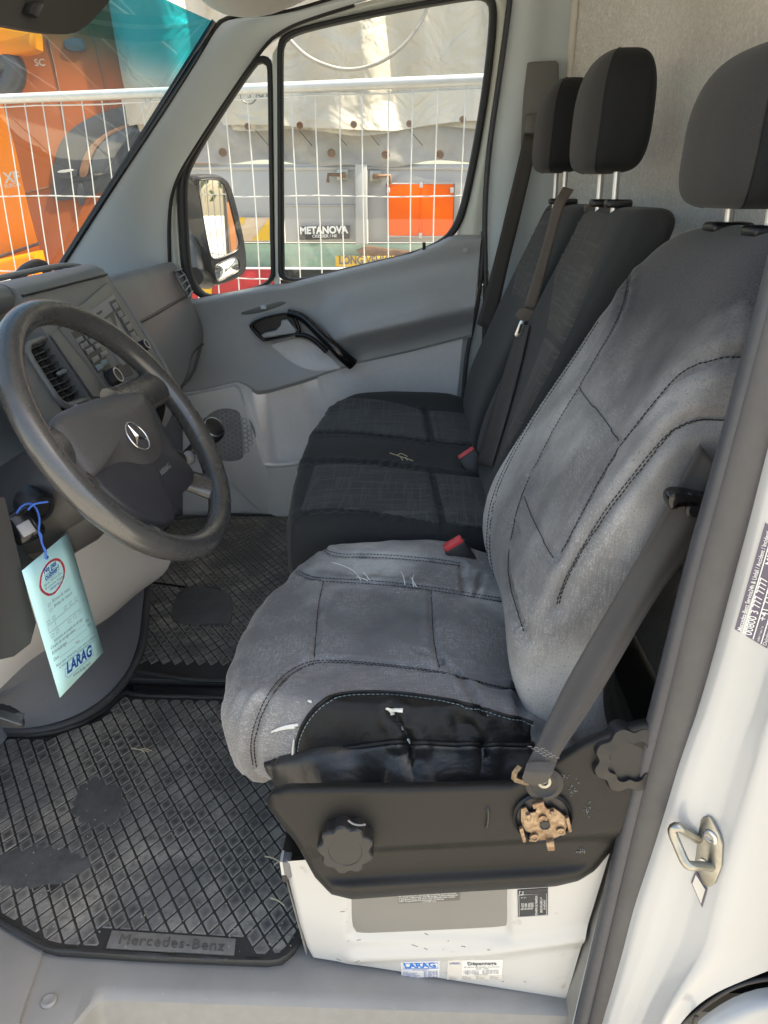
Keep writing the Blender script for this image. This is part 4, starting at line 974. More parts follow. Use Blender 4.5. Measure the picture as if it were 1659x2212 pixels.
gridmesh('housing', G, 'black', mir, cv=True, capu=True)
for nm, pts in (('upper_glass', [(1168, 1075), (1190, 1064), (1290, 1060), (1325, 1085), (1350, 1150), (1400, 1360), (1428, 1475), (1330, 1520), (1255, 1542), (1240, 1500), (1215, 1380), (1185, 1200)]),
                ('lower_glass', [(1262, 1580), (1310, 1555), (1410, 1512), (1422, 1590), (1400, 1615), (1290, 1672), (1278, 1660)])):
    v = [Vector(q) for q in smooth_pts([tuple(mp_(*q, .0085)) for q in pts], 50, True, 2)]; cc0 = sum(v, Vector())/len(v)
    if nm == 'lower_glass':
        V = []; F = []; ks = [1, .8, .6, .4, .2, .02]
        for s in ks: V += [cc0+(q-cc0)*s+mn*(.010*(1-s*s)) for q in v]
        for i in range(5):
            for j in range(50): F.append((i*50+j, i*50+(j+1) % 50, (i+1)*50+(j+1) % 50, (i+1)*50+j))
        F.append([250+j for j in range(50)]); mesh(nm, V, F, 'mirror', mir)
    else: mesh(nm, v, [list(range(50))], 'mirror', mir, False)
    tube('glass_rim', [tuple(q+mn*.001) for q in v], .003, 'black', mir, 6, closed=True)
tube('arm', smooth_pts([tuple(P(*mm(1225, 1660), y=1.92)), tuple(P(*mm(1180, 1650), y=1.85)), tuple(P(*mm(1150, 1640), y=1.76))], 12), .030, 'black', mir, 10)
tube('arm', smooth_pts([tuple(P(*mm(1140, 1250), y=1.94)), tuple(P(*mm(1135, 1420), y=1.92)), tuple(P(*mm(1170, 1640), y=1.86))], 16), .026, 'dash', mir, 10)

# ================================================================ seats
def backrest(name, cy, hw, st, m, parent, rec=.022, nu=150, nv=110, side=None):
    """st rows: z, x of the bolster front, half width factor, thickness"""
    st = np.array(st, float); t = np.linspace(0, 1, nv); d = np.r_[0, np.cumsum(np.hypot(np.diff(st[:, 0]), np.diff(st[:, 1])))]; d /= d[-1]
    sm = smooth_pts(st, nv, it=2); G = []
    for z, xb, wf, thk in sm:
        row = []
        for a in np.linspace(0, 2*np.pi, nu, endpoint=False):
            c, s = math.cos(a), math.sin(a); ex = .42; v = math.copysign(abs(c)**ex, c); dd_ = math.copysign(abs(s)**ex, s)
            x = xb+thk/2+thk/2*dd_
            if dd_ < 0: x += rec*max(0, 1-(v*v))**.8*abs(dd_)*min(1, (1.0-z)*9 if z > .9 else 1)
            row.append((x, cy+hw*wf*v, z))
        G.append(row)
    o = gridmesh(name, G, m, parent, cv=True, capu=True, flip=True)
    if side:
        o.data.materials.append(M[side])
        for k, p in enumerate(o.data.polygons):
            a = 2*math.pi*((k % nu)+.5)/nu
            if math.sin(a) > .30: p.material_index = 1
    return o
def headrest(parent, cx, cy, z0, z1, w, th, m='fabric_headrest', lean=.02, z_post=.93):
    G = []; nv = 40
    for i in range(nv+1):
        f = i/nv; a = -math.pi/2+math.pi*f; zc = (z0+z1)/2; hz = (z1-z0)/2
        ez = .62 if a < 0 else .80; kk = .40 if a < 0 else .56
        z = zc+hz*math.copysign(abs(math.sin(a))**ez, math.sin(a)); k = max(.02, abs(math.cos(a))**kk)
        ww = w/2*k*(1-.20*f**1.6); tt = th/2*k*(1-.12*f)
        row = []
        for b in np.linspace(0, 2*np.pi, 56, endpoint=False):
            c, s = math.cos(b), math.sin(b); ex = .48
            x = math.copysign(abs(s)**ex, s)*tt; y = math.copysign(abs(c)**ex, c)*ww
            if x < 0: x -= .012*k*max(0, 1-(y/max(ww, 1e-4))**2)
            row.append((cx+x+lean*(f-.5), cy+y, z))
        G.append(row)
    h = gridmesh('headrest', G, m, parent, cv=True, capu=True, flip=True)
    h.data.materials.append(M['fabric_headrest_shaded'])
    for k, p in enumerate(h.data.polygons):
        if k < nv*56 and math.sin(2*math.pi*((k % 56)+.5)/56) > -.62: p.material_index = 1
    for s in (-1, 1):
        tube('headrest_post', [(cx+.002, cy+s*.062, z0+.02), (cx+.004, cy+s*.062, z_post)], .0062, 'chrome_dull', h, 12)
    for sgn in (-1, 1):   # seam between front and side panels
        pts = [G[i][(42-sgn*8) % 56] for i in range(2, nv-1)]
        tube('seam', [(p[0]-.0002, p[1], p[2]) for p in pts], .0010, 'thread', h, 5)
    return h
def guides(parent, cx, cy, z, s=1.0):
    for sg in (-1, 1): rbox('headrest_guide', (cx, cy+sg*.062, z), (.045*s, .032*s, .014), 'black', parent, .005, 3)

# ---------------- driver seat
ds = thing('driver_seat_unit', (0, .28, .2), 'driver seat with worn grey denim cover, torn black leatherette edge and side trim', 'car seat')
CY = .285
def zf(x, y, s):
    v = abs(y-CY)/.262; b = .016*float(sst(.50, .85, v))*(1-float(sst(.93, .995, s)))
    fr = -.020*float(sst(-.13, -.25, x))*(1-float(sst(.95, 1.0, s))*.5)
    rr = -.030*float(sst(.06, .22, x))
    return b+fr+rr-.004*math.exp(-((x+.02)**2+(y-CY)**2)/.012)
prof = [(.90, .285), (.945, .300), (.975, .325), (.993, .352), (1.0, .375), (.998, .392), (.990, .405), (.978, .414), (.963, .421), (.945, .426), (.925, .430)]
prof += [(s, .431+.003*(1-s)) for s in np.linspace(.905, .02, 64)]
cush = pillow('cushion', [[(-.228, .062), (-.13, .030), (.02, .018), (.14, .022), (.215, .040)], [(.215, .040), (.240, .15), (.240, .42), (.215, .525)], [(.215, .525), (.10, .556), (-.03, .560), (-.13, .535), (-.205, .478)], [(-.205, .478), (-.245, .40), (-.262, .28), (-.260, .17), (-.248, .10), (-.228, .062)]], prof, 'denim', ds, 80, zf)
CB = bvh_of(cush)
def q2(a, b): return (432+a*.4688, 1080+b*.4688)
SA = [(560, 225), (600, 245), (660, 258), (760, 255), (900, 262), (1100, 280), (1205, 298)]
SB = [(415, 300), (460, 340), (520, 365), (640, 372), (800, 380), (1000, 400), (1200, 430), (1410, 465)]
V1 = [(568, 378), (545, 480), (535, 600), (525, 735)]
V2 = [(1065, 415), (1070, 520), (1075, 640), (1095, 740), (1105, 785)]
SCc = [(252, 1225), (238, 1150), (250, 1060), (300, 930), (370, 830), (450, 770), (540, 740), (700, 745), (900, 765), (1100, 790), (1250, 830), (1400, 868), (1515, 882)]
CR = [(1105, 740), (1150, 785), (1200, 830), (1250, 890), (1300, 965)]
WR1 = [(1205, 300), (1210, 340), (1218, 420)]; WR2 = [(1300, 345), (1285, 390), (1270, 430)]; WR3 = [(1470, 870), (1475, 930), (1480, 1010)]; WR4 = [(1000, 690), (1050, 720), (1105, 745)]
sm_ = {}
for nm, l, dp, wd in (('A', SA, .005, .006), ('B', SB, .006, .007), ('V1', V1, .004, .005), ('V2', V2, .004, .005), ('C', SCc, .006, .007), ('CR', CR, .005, .007), ('W1', WR1, .004, .005), ('W2', WR2, .004, .006), ('W3', WR3, .006, .008), ('W4', WR4, .003, .006)):
    sm_[nm] = hits([q2(*q) for q in l], CB, 60)
for nm, dp, wd in (('A', .0065, .006), ('B', .0075, .007), ('V1', .005, .005), ('V2', .005, .005), ('C', .0075, .007), ('CR', .008, .006), ('W1', .007, .005), ('W2', .007, .005), ('W3', .009, .007), ('W4', .005, .005)): groove(cush, sm_[nm], dp, wd, .15)
CRS = [[(880, 975), (905, 1010), (935, 1055), (968, 1105)], [(1180, 1010), (1240, 1050), (1290, 1110), (1300, 1140)], [(965, 1110), (962, 1160), (975, 1220), (990, 1285)], [(1300, 1130), (1300, 1170), (1290, 1215)]]
for l, dp, wd in zip(CRS, (.008, .006, .010, .007), (.006, .008, .007, .006)):
    h_ = hits([q2(*q) for q in l], CB, 30)
    if len(h_) > 3: groove(cush, h_, dp, wd)
# soft wrinkles at the front corner and random dimpling
co = np.array([v.co[:] for v in cush.data.vertices]); no = np.array([v.normal[:] for v in cush.data.vertices])
wob = .0016*np.sin(co[:, 0]*38+3*np.sin(co[:, 1]*21))*np.sin(co[:, 1]*31+1.3)+.0012*np.sin(co[:, 0]*90+co[:, 2]*60)*np.sin(co[:, 1]*77)
wob += .0040*np.sin((co[:, 1]-co[:, 0])*160+6*co[:, 2])*np.exp(-(((co[:, 0]+.21)/.045)**2+((co[:, 1]-.075)/.05)**2))
co += no*wob[:, None]
cush.data.vertices.foreach_set('co', co.ravel()); cush.data.update()
CB = bvh_of(cush)
def off_curve(l, dx, dy): return [(a+dx, b+dy) for a, b in l]
runs = []
for l, dx, dy in ((SA, 0, -7), (SA, 0, 8), (SB, 0, -8), (SB, 0, 7), (SCc, -8, -4), (SCc, 8, 5), (V1, 0, 0), (V2, 0, 0)):
    runs.append(hits([q2(*q) for q in off_curve(l, dx, dy)], CB, 60, .0006))
stitch('stitching', runs, cush)
PIP = [(572, 1649), (600, 1644), (640, 1636), (700, 1622), (800, 1606), (880, 1598), (900, 1602), (1000, 1606), (1080, 1606), (1150, 1606)]
LT = [(640, 1638), (642, 1595), (662, 1548), (700, 1510), (750, 1497), (850, 1497), (950, 1510), (1040, 1530), (1110, 1550), (1150, 1562)]
LBt = [(640, 1639), (660, 1632), (700, 1621), (740, 1615), (800, 1606), (880, 1598), (950, 1604), (1040, 1606), (1110, 1606), (1150, 1606)]
leath = drape('leather_patch', CB, LT, LBt, 'leather', ds, 90, 40, .0022)
skirt_t = PIP; skirt_b = [(574, 1653), (612, 1694), (640, 1700), (700, 1698), (800, 1694), (880, 1690), (900, 1690), (1000, 1688), (1080, 1684), (1150, 1676)]
sk = drape('leather_skirt', CB, skirt_t, skirt_b, 'leather_dull', ds, 110, 24, .006)
co = np.array([v.co[:] for v in sk.data.vertices]); no = np.array([v.normal[:] for v in sk.data.vertices])
no = np.where(no[:, 1:2] > 0, -no, no)
wv = (.006*(1+np.sin(co[:, 0]*34+2*np.sin(co[:, 0]*15)))+.0025*(1+np.sin(co[:, 0]*75+co[:, 2]*40)))*sst(.405, .36, co[:, 2])+.016*sst(.40, .335, co[:, 2])
wv *= sst(-.20, -.10, co[:, 0])
co += no*wv[:, None]; sk.data.vertices.foreach_set('co', co.ravel()); sk.data.update()
LB = bvh_of(leath); SKB = bvh_of(sk)
pipe = hits(PIP, CB, 80, .003); tube('piping', pipe, .0034, 'leather', ds, 8)
leath_edge = hits(LT, CB, 70, .0022); tube('patch_edge', leath_edge, .0022, 'leather', leath, 6)
stitch('patch_stitching', [hits(off_curve(LT, 4, 7), CB, 60, .003), hits(off_curve(PIP[2:], 0, 9), CB, 60, .004)], leath, 'letter_grey', .0006)
# tears: pulled white threads and torn backing
def fray(name, pts, r, par, bv, m='white_thread', lift=.006):
    p = hits([q2(*q) for q in pts], bv, 16, .002)
    if len(p) > 2:
        L = len(p); p = [v+Vector((0, 0, lift*math.sin(math.pi*(1-i/(L-1))*.6))) for i, v in enumerate(p)]; tube(name, p, np.linspace(r*.5, r, L), m, par, 5)
for l in ([(608, 305), (650, 318), (690, 330), (722, 348), (742, 373)], [(750, 350), (765, 360), (782, 372)], [(922, 348), (938, 368), (945, 392)], [(985, 362), (978, 380), (985, 402)], [(970, 375), (982, 388), (998, 402)], [(720, 372), (745, 375), (775, 374)], [(975, 398), (985, 403), (1000, 402)]):
    fray('pulled_thread', l, .0010, cush, CB)
for l, b_ in (([(855, 958), (880, 963), (905, 966), (935, 970)], LB), ([(862, 957), (878, 968), (886, 985)], LB), ([(884, 966), (882, 980), (884, 992)], LB), ([(955, 1098), (975, 1112), (990, 1108)], LB)):
    fray('torn_backing', l, .0030, leath, b_, 'foam', .0)
for l in ([(330, 1066), (370, 1050), (410, 1038), (455, 1034)], [(350, 1062), (400, 1048), (440, 1044)], [(436, 1100), (432, 1150), (430, 1198)], [(500, 925), (510, 930), (515, 928)]):
    fray('scuff', l, .0022, cush, CB, 'foam', .0)

# backrest
DST = [(.34, .205, .86, .12), (.40, .142, .97, .14), (.48, .108, 1.0, .16), (.56, .116, 1.0, .165), (.63, .150, 1.0, .16), (.77, .232, .985, .14), (.87, .288, .95, .135), (.93, .325, .88, .125), (.965, .352, .78, .11), (.985, .380, .62, .08), (.995, .405, .35, .035), (.996, .418, .12, .012)]
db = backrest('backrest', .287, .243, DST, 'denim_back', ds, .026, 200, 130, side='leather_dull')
BB = bvh_of(db)
def q6(a, b): return (993.7+a*.401, 432+b*.401)
B1 = [(740, 660), (640, 820), (500, 1020), (350, 1250), (230, 1480), (170, 1650), (155, 1800), (160, 1940), (190, 2060)]
B2 = [(905, 410), (880, 560), (830, 680), (740, 830), (640, 1010), (520, 1200), (400, 1440), (340, 1570), (300, 1700), (255, 1939), (270, 2100), (350, 2350)]
B3 = [(1540, 850), (1400, 850), (1250, 890), (1150, 960), (1050, 1080), (960, 1190), (870, 1310), (760, 1480), (640, 1710), (530, 1920)]
B4 = [(1420, 1190), (1290, 1185), (1180, 1215), (1100, 1280), (1000, 1400), (900, 1530), (780, 1680), (640, 1910), (560, 2060), (520, 2200)]
B5 = [(645, 1015), (700, 1085), (760, 1160), (870, 1310)]
B6 = [(350, 1600), (385, 1690), (420, 1770), (470, 1870), (515, 1950)]
bs = {}
for nm, l in (('1', B1), ('2', B2), ('3', B3), ('4', B4), ('5', B5), ('6', B6)): bs[nm] = hits([q6(*q) for q in l], BB, 70)
for nm, dp, wd in (('1', .004, .006), ('2', .010, .009), ('3', .010, .009), ('4', .009, .008), ('5', .006, .007), ('6', .004, .006)):
    if len(bs[nm]) > 3: groove(db, bs[nm], dp, wd, .18)
BB = bvh_of(db)
stitch('stitching', [hits([q6(a+dx, b) for a, b in l], BB, 70, .0018) for l, dx in ((B1, -8), (B1, 8), (B2, 4), (B3, 8), (B4, -10), (B4, 10), (B5, 0), (B6, 0))], db)
dh = headrest(ds, .408, .275, 1.016, 1.190, .290, .115, z_post=.97)
rbox('headrest_guide', (.415, .345, .992), (.055, .045, .014), 'black', ds, .006, 3); rbox('headrest_guide', (.415, .215, .992), (.055, .045, .014), 'black', ds, .006, 3)

# side trim of the seat base, with relief
tt = np.array([(578, 1722), (590, 1702), (620, 1692), (900, 1690), (1107, 1684), (1180, 1645), (1260, 1594), (1330, 1566), (1420, 1545)], float)
tb = np.array([(578, 1742), (600, 1772), (640, 1822), (680, 1895), (715, 1932), (760, 1943), (900, 1933), (1200, 1915), (1250, 1903), (1290, 1878), (1340, 1822), (1420, 1690)], float)
G = []
for f in np.linspace(0, 1, 60):
    row = []
    for g in np.r_[578, 580, 584, 590, 598, np.linspace(608, 1410, 90)]:
        a = np.interp(g, tt[:, 0], tt[:, 1]); b = np.interp(g, tb[:, 0], tb[:, 1]); py = a+(b-a)*f
        ledge = 1838-(g-620)*.055; d = py-ledge
        h = .010*float(sst(0, 16, d))*(1-float(sst(60, 92, d)))+.003*float(sst(0, 16, d))
        e = min(f, 1-f)*(b-a); e2 = (g-578)*1.2; ee = min(e, e2); edge = .022*(1-math.sqrt(max(0, 1-(1-min(1, ee/26))**2)))
        row.append(tuple(P(g, py, y=-.058+h+edge)))
    G.append(row)
trim = gridmesh('side_trim', G, 'trim_black', ds); TB_ = bvh_of(trim)
def scal(n, d): return lambda th, r: 1-d*abs(math.cos(th*n/2))**3 if r > .02 else 1
kc = P(750, 1806, y=-.056)
kn = lathe('adjuster_knob', [(.0335, .0), (.0335, .020), (.0325, .024), (.030, .026), (.0195, .0265), (.0190, .0258), (.005, .0262)], kc, (.0, -1, .12), 'knob', ds, 96, scallop=scal(9, .13), sharp=35)
tube('knob_glint', [tuple(P(a, b, y=-.078)) for a, b in smooth_pts([(752, 1772), (762, 1780), (775, 1783), (790, 1781)], 12)], .0012, 'chalk', kn, 5)  # pale line added for the bright reflection on the scalloped edge
sl2 = drape('lever_slot', TB_, [(1047, 1742), (1050, 1750), (1050, 1770), (1046, 1788)], [(1057, 1740), (1060, 1752), (1058, 1772), (1052, 1790)], 'knob', ds, 14, 6, .004)
# bare recliner plate where a knob is missing
bc = P(1172, 1776, y=-.054)
lathe('recliner_hole', [(.0335, -.004), (.0345, .003), (.0325, .006), (.0305, .004), (.029, .001), (.005, .001)], P(1172, 1762, y=-.060), (0, -1, .05), 'black', ds, 40)
rec = thing('recliner_plate', bc, 'bare rusty steel recliner plate showing where a seat knob is missing', 'metal plate')
def br_(a, b, y=-.064): return P(518.4+a*.4427, 1641.7+b*.4427, y=y)
prism('plate', [br_(*q) for q in [(1370, 235), (1395, 225), (1410, 255), (1440, 248), (1450, 225), (1480, 215), (1500, 235), (1530, 230), (1560, 250), (1590, 275), (1600, 310), (1585, 340), (1590, 355), (1560, 372), (1530, 380), (1520, 395), (1500, 395), (1480, 385), (1440, 395), (1410, 392), (1408, 375), (1420, 350), (1395, 340), (1380, 320), (1370, 290)]], (0, -.0022, 0), 'copper', rec, .0006)
for q in ([(1422, 205), (1480, 190), (1485, 215), (1430, 228)], [(1360, 325), (1378, 318), (1396, 385), (1380, 392)], [(1586, 272), (1602, 266), (1618, 335), (1602, 342)], [(1392, 258), (1415, 252), (1420, 285), (1400, 288)], [(1490, 390), (1530, 382), (1535, 428), (1500, 432)], [(1512, 240), (1530, 238), (1532, 262), (1516, 264)]):
    prism('tab', [br_(*p, y=-.066) for p in q], (0, -.0045, 0), 'copper', rec, .0008)
lathe('hub_hole', [(.0062, 0), (.0062, .0012), (.0050, .0012), (.0046, .0005)], br_(1488, 318, -.069), (0, -1, 0), 'black', rec, 20)
for a, b in ((1566, 348), (1436, 378), (1478, 287)): lathe('rivet', [(.0050, 0), (.0050, .0012), (.0032, .0015), (.0028, .0005)], br_(a, b, -.068), (0, -1, 0), 'copper', rec, 16)
# recliner hand wheel further back
rk = P(1352, 1622, y=-.044)
lathe('recliner_wheel', [(.043, 0), (.043, .015), (.041, .019), (.027, .021), (.0262, .016), (.010, .016)], rk, (0.05, -1, .1), 'black', ds, 96, scallop=scal(8, .15))
# scuffs on the trim
for px, py, wd, ht in ((1215, 1676, 12, 9), (1240, 1700, 12, 22), (1268, 1745, 9, 22), (1255, 1835, 10, 6)):
    runs = []
    for i in range(16):
        a = px+random.gauss(0, wd*.5); b = py+random.gauss(0, ht*.5); h1 = hit(a, b, TB_, .0006); h2 = hit(a+random.uniform(-3, 3), b+random.uniform(1, 4), TB_, .0006)
        if h1 and h2: runs.append([h1, h2])
    if runs: multi_tube('scuff', runs, .00045, 'chalk', trim, 4)['kind'] = 'stuff'

# driver buckle
bk_ = thing('belt_buckle', P(1005, 1200, z=.44), 'black belt buckle with red button between driver seat and bench', 'belt buckle')
a = P(978, 1172, z=.462); wx = Vector((.84, .10, .52)).normalized(); ax = Vector((.55, -.05, -.83)); ax = (ax-wx*ax.dot(wx)).normalized(); rm = Matrix((wx, ax.cross(wx), ax)).transposed()
rbox('buckle_body', a+ax*.042, (.042, .026, .075), 'black', bk_, .004, 2, rot=rm); rbox('release_button', a+ax*.003-ax.cross(wx)*.0, (.036, .022, .014), 'red', bk_, .003, 2, rot=rm)
tube('buckle_stalk', [tuple(a+ax*.06), tuple(a+ax*.16)], .010, 'black', bk_, 8)

# driver belt: webbing from the guide on the backrest down to the anchor bolt
bt = thing('driver_seat_belt', P(1165, 1680, y=-.03), 'dark brown driver seat belt running from seat shoulder down to anchor bolt', 'seat belt')
Lb = [(1512, 960), (1450, 1078), (1394, 1177), (1303, 1334), (1227, 1463), (1180, 1560), (1157, 1612), (1140, 1645), (1132, 1672)]
Rb = [(1575, 1040), (1540, 1120), (1502, 1180), (1415, 1295), (1331, 1442), (1268, 1545), (1226, 1605), (1204, 1640), (1192, 1676)]
yb = [.040, .030, .022, .0, -.026, -.050, -.066, -.074, -.076]
A = smooth_pts([tuple(P(a, b, y=y)) for (a, b), y in zip(Lb, yb)], 60); B = smooth_pts([tuple(P(a, b, y=y)) for (a, b), y in zip(Rb, yb)], 60)
o = gridmesh('webbing', [[tuple(p*(1-f)+q*f+np.array([0, -.004*math.sin(math.pi*f)+.002*math.sin(f*9), 0])) for p, q in zip(A, B)] for f in np.linspace(0, 1, 10)], 'belt', bt); thicken(o, .0014, 0)
loop_ = [[tuple(P(a, b, y=y)) for a, b in l] for l, y in (([(1138, 1648), (1165, 1645), (1203, 1646)], -.080), ([(1133, 1665), (1160, 1668), (1195, 1666)], -.088), ([(1128, 1680), (1155, 1690), (1186, 1684)], -.084), ([(1132, 1690), (1155, 1698), (1182, 1690)], -.074))]
gridmesh('webbing_fold', loop_, 'belt', bt)
stitch('webbing_stitching', [[P(1140+i*2+8*k, 1612+k*5+i*.3, y=-.079-.001*k) for i in range(26)] for k in range(5)], bt, 'chalk', .0005, .003, .003)
gridmesh('anchor_bracket', [[tuple(P(a, b, y=y)) for a, b in l] for l, y in (([(1118, 1652), (1106, 1668), (1104, 1682), (1112, 1690), (1140, 1698)], -.064), ([(1128, 1658), (1118, 1670), (1116, 1680), (1124, 1684), (1146, 1690)], -.070))], 'copper', bt)
lathe('washer', [(.021, 0), (.021, .004), (.015, .006), (.012, .004)], P(1175, 1690, y=-.060), (0, -1, .1), 'black', bt, 28)
lathe('bolt', [(.0085, 0), (.0085, .005), (.0075, .0065), (.0045, .0065), (.004, .004)], P(1174, 1683, y=-.068), (0, -1, .2), 'zinc', bt, 20, sharp=30)
gu = smooth_pts([(1430, 1066), (1440, 1052), (1460, 1050), (1500, 1058), (1540, 1066), (1540, 1088), (1500, 1082), (1460, 1076), (1446, 1092), (1436, 1088)], 40, True, 2)
prism('belt_guide', [P(a, b, y=.024) for a, b in gu], (0, -.018, 0), 'gloss_black', bt, .004)
lathe('guide_button', [(.0095, 0), (.0095, .003), (.0065, .0045), (.006, .003), (.002, .003)], P(1499, 1101, y=.018), (0, -1, .1), 'black', bt, 24)

# ---------------- white seat box
sbx = thing('seat_box', (.05, .25, 0), 'white painted steel seat box under the driver seat with grey cover plate', 'seat box')
BL_ = P(662, 2064, z=.012); BR_ = P(1222, 2157, z=.0); TL_ = P(606, 1862, y=BL_.y-.012); TR_ = P(1330, 1800, y=BR_.y+.012)
def sxy(px, py):   # survey on the box face plane
    n = (BR_-BL_).cross(TL_-BL_).normalized(); return plane_hit(px, py, BL_, n), (n if n.y < 0 else -n)
G = []
le = np.array([(606, 1862), (618, 1915), (640, 2005), (656, 2052), (664, 2066)], float); re = np.array([(1330, 1800), (1300, 1900), (1260, 2030), (1235, 2115), (1222, 2157)], float)
for f in np.linspace(0, 1, 60):
    row = []; l = [np.interp(f, np.linspace(0, 1, 5), le[:, k]) for k in (0, 1)]; r = [np.interp(f, np.linspace(0, 1, 5), re[:, k]) for k in (0, 1)]
    for g in np.linspace(0, 1, 90):
        px = l[0]+(r[0]-l[0])*g; py = l[1]+(r[1]-l[1])*g; p, n = sxy(px, py)
        rl = 2066-(px-740)*.045-max(0, px-1050)*.10; h = .007*math.exp(-((py-rl)/13.)**2)*float(sst(725, 770, px))
        rc_ = float(sst(742, 765, px)*(1-sst(1088, 1112, px))*(1-sst(2018, 2036, py))); h -= .006*rc_
        h -= .012*float(1-sst(0, .02, g))
        row.append(tuple(p+n*h))
    G.append(row)
bxm = gridmesh('side_panel', G, 'white', sbx)
pl_, nn_ = sxy(900, 1980)
prism('cover_plate', [sxy(518.4+a*.4427, 1641.7+b*.4427)[0]-sxy(900, 1980)[1]*.0095 for a, b in smooth_pts([(528, 560), (534, 700), (545, 828), (562, 858), (590, 861), (1280, 830), (1304, 824), (1311, 800), (1311, 560)], 60, True, 1)], nn_*.005, 'plate_grey', sbx, .001)
prism('front_edge', [P(604, 1862, y=.02), P(610, 1862, y=.02), P(617, 1905, y=.02), P(611, 1905, y=.02)], (0, .02, 0), 'white', sbx, 0)
rbox('hinge', P(622, 1868, y=.03), (.012, .02, .03), 'dash', sbx, .003); rbox('hinge', P(616, 1892, y=.025), (.008, .012, .014), 'black', sbx, .002)
G = [[tuple(P(606, 1862, y=.033)+Vector((0, d, 0))), tuple(BL_+Vector((0, d, 0)))] for d in (0, .2, .45)]
gridmesh('front_panel', G, 'white', sbx)
rbox('seat_frame', (.03, .29, .27), (.40, .44, .08), 'black', sbx, .01)

# ---------------- passenger bench
pb = thing('passenger_bench', (0, 1.05, 0), 'black two-place passenger bench seat with checked fabric panels', 'car seat')
def zb(x, y, s):
    far = .026*float(sst(1.36, 1.50, y))*(1-float(sst(.94, 1, s))); mid = .006*math.exp(-((y-1.05)/.09)**2); near = .008*float(sst(.68, .60, y))
    return far+mid+near-.012*float(sst(-.12, -.25, x))-.02*float(sst(.1, .22, x))
prof = [(.975, .16), (.985, .24), (.995, .32), (1.0, .39), (.996, .425), (.985, .445), (.97, .455), (.95, .461)]+[(s, .464) for s in np.linspace(.92, .02, 46)]
bcu = pillow('cushion', [[(-.225, .585), (-.1, .572), (.1, .572), (.23, .580)], [(.23, .580), (.25, .9), (.25, 1.3), (.23, 1.50)], [(.23, 1.50), (.08, 1.55), (-.06, 1.56), (-.18, 1.53)], [(-.18, 1.53), (-.25, 1.45), (-.272, 1.25), (-.268, 1.05), (-.262, .85), (-.245, .65), (-.225, .585)]], prof, 'fabric_black', pb, 70, zb)
UB = bvh_of(bcu)
grv = [[(650, 1000), (676, 998), (760, 996), (860, 1006), (932, 1018), (1050, 1032)], [(932, 1018), (946, 1070), (962, 1138)], [(672, 936), (760, 936), (860, 946), (936, 956), (1045, 966)], [(918, 884), (926, 920), (936, 956)], [(640, 1112), (700, 1100), (800, 1104), (900, 1122), (1040, 1145)]]
gl_ = [hits(g, UB, 50) for g in grv]
for g in gl_: groove(bcu, g, .006, .008)
UB = bvh_of(bcu)
for top, bot in (([(678, 1003), (720, 1000), (800, 1003), (927, 1020)], [(645, 1110), (700, 1099), (800, 1104), (955, 1134)]), ([(938, 1021), (990, 1026), (1058, 1033)], [(965, 1135), (1000, 1139), (1045, 1143)]),
                 ([(682, 900), (706, 866), (764, 856), (847, 866), (914, 886)], [(678, 932), (740, 932), (800, 937), (860, 943), (930, 953)]), ([(924, 886), (970, 888), (1026, 896)], [(940, 955), (990, 958), (1042, 964)])):
    drape('seat_panel', UB, top, bot, 'fabric_check', pb, 40, 24, .003)
BST = [(.40, .150, .97, .10), (.47, .140, 1.0, .11), (.56, .155, 1.0, .115), (.66, .195, 1.0, .115), (.77, .240, 1.0, .11), (.88, .288, 1.0, .11), (.95, .322, 1.0, .108), (.988, .340, .995, .102), (1.004, .350, .98, .085), (1.011, .362, .95, .06), (1.013, .376, .88, .03), (1.013, .388, .7, .008)]
m1 = backrest('backrest', .795, .200, BST, 'fabric_black', pb, .014, 140, 90)
f1 = backrest('backrest', 1.265, .235, BST, 'fabric_black', pb, .014, 120, 80)
B1v = bvh_of(m1); B2v = bvh_of(f1)
drape('backrest_panel', B1v, [(1232, 436), (1210, 517), (1190, 640), (1180, 712)], [(1318, 462), (1298, 541), (1252, 680), (1216, 750)], 'fabric_check_back', pb, 34, 16, .003)
drape('backrest_panel', B1v, [(1178, 722), (1150, 800), (1110, 900), (1080, 990)], [(1213, 760), (1190, 806), (1154, 870), (1105, 960)], 'fabric_check_back', pb, 34, 14, .003)
drape('backrest_panel', B2v, [(1142, 430), (1130, 500), (1112, 600), (1102, 640)], [(1192, 445), (1176, 520), (1152, 610), (1140, 650)], 'fabric_check_back', pb, 24, 10, .003)
headrest(pb, .352, .79, 1.068, 1.262, .255, .108, z_post=.99); guides(pb, .362, .79, 1.018)
headrest(pb, .352, 1.285, 1.082, 1.280, .275, .108, z_post=.99); guides(pb, .362, 1.275, 1.018)
sd_ = prism('backrest_cap', [(.36, 1.0, 1.0), (.40, 1.0, 1.003), (.41, 1.06, 1.003), (.37, 1.06, 1.0)], (0, 0, .012), 'belt_brown', pb, .003)

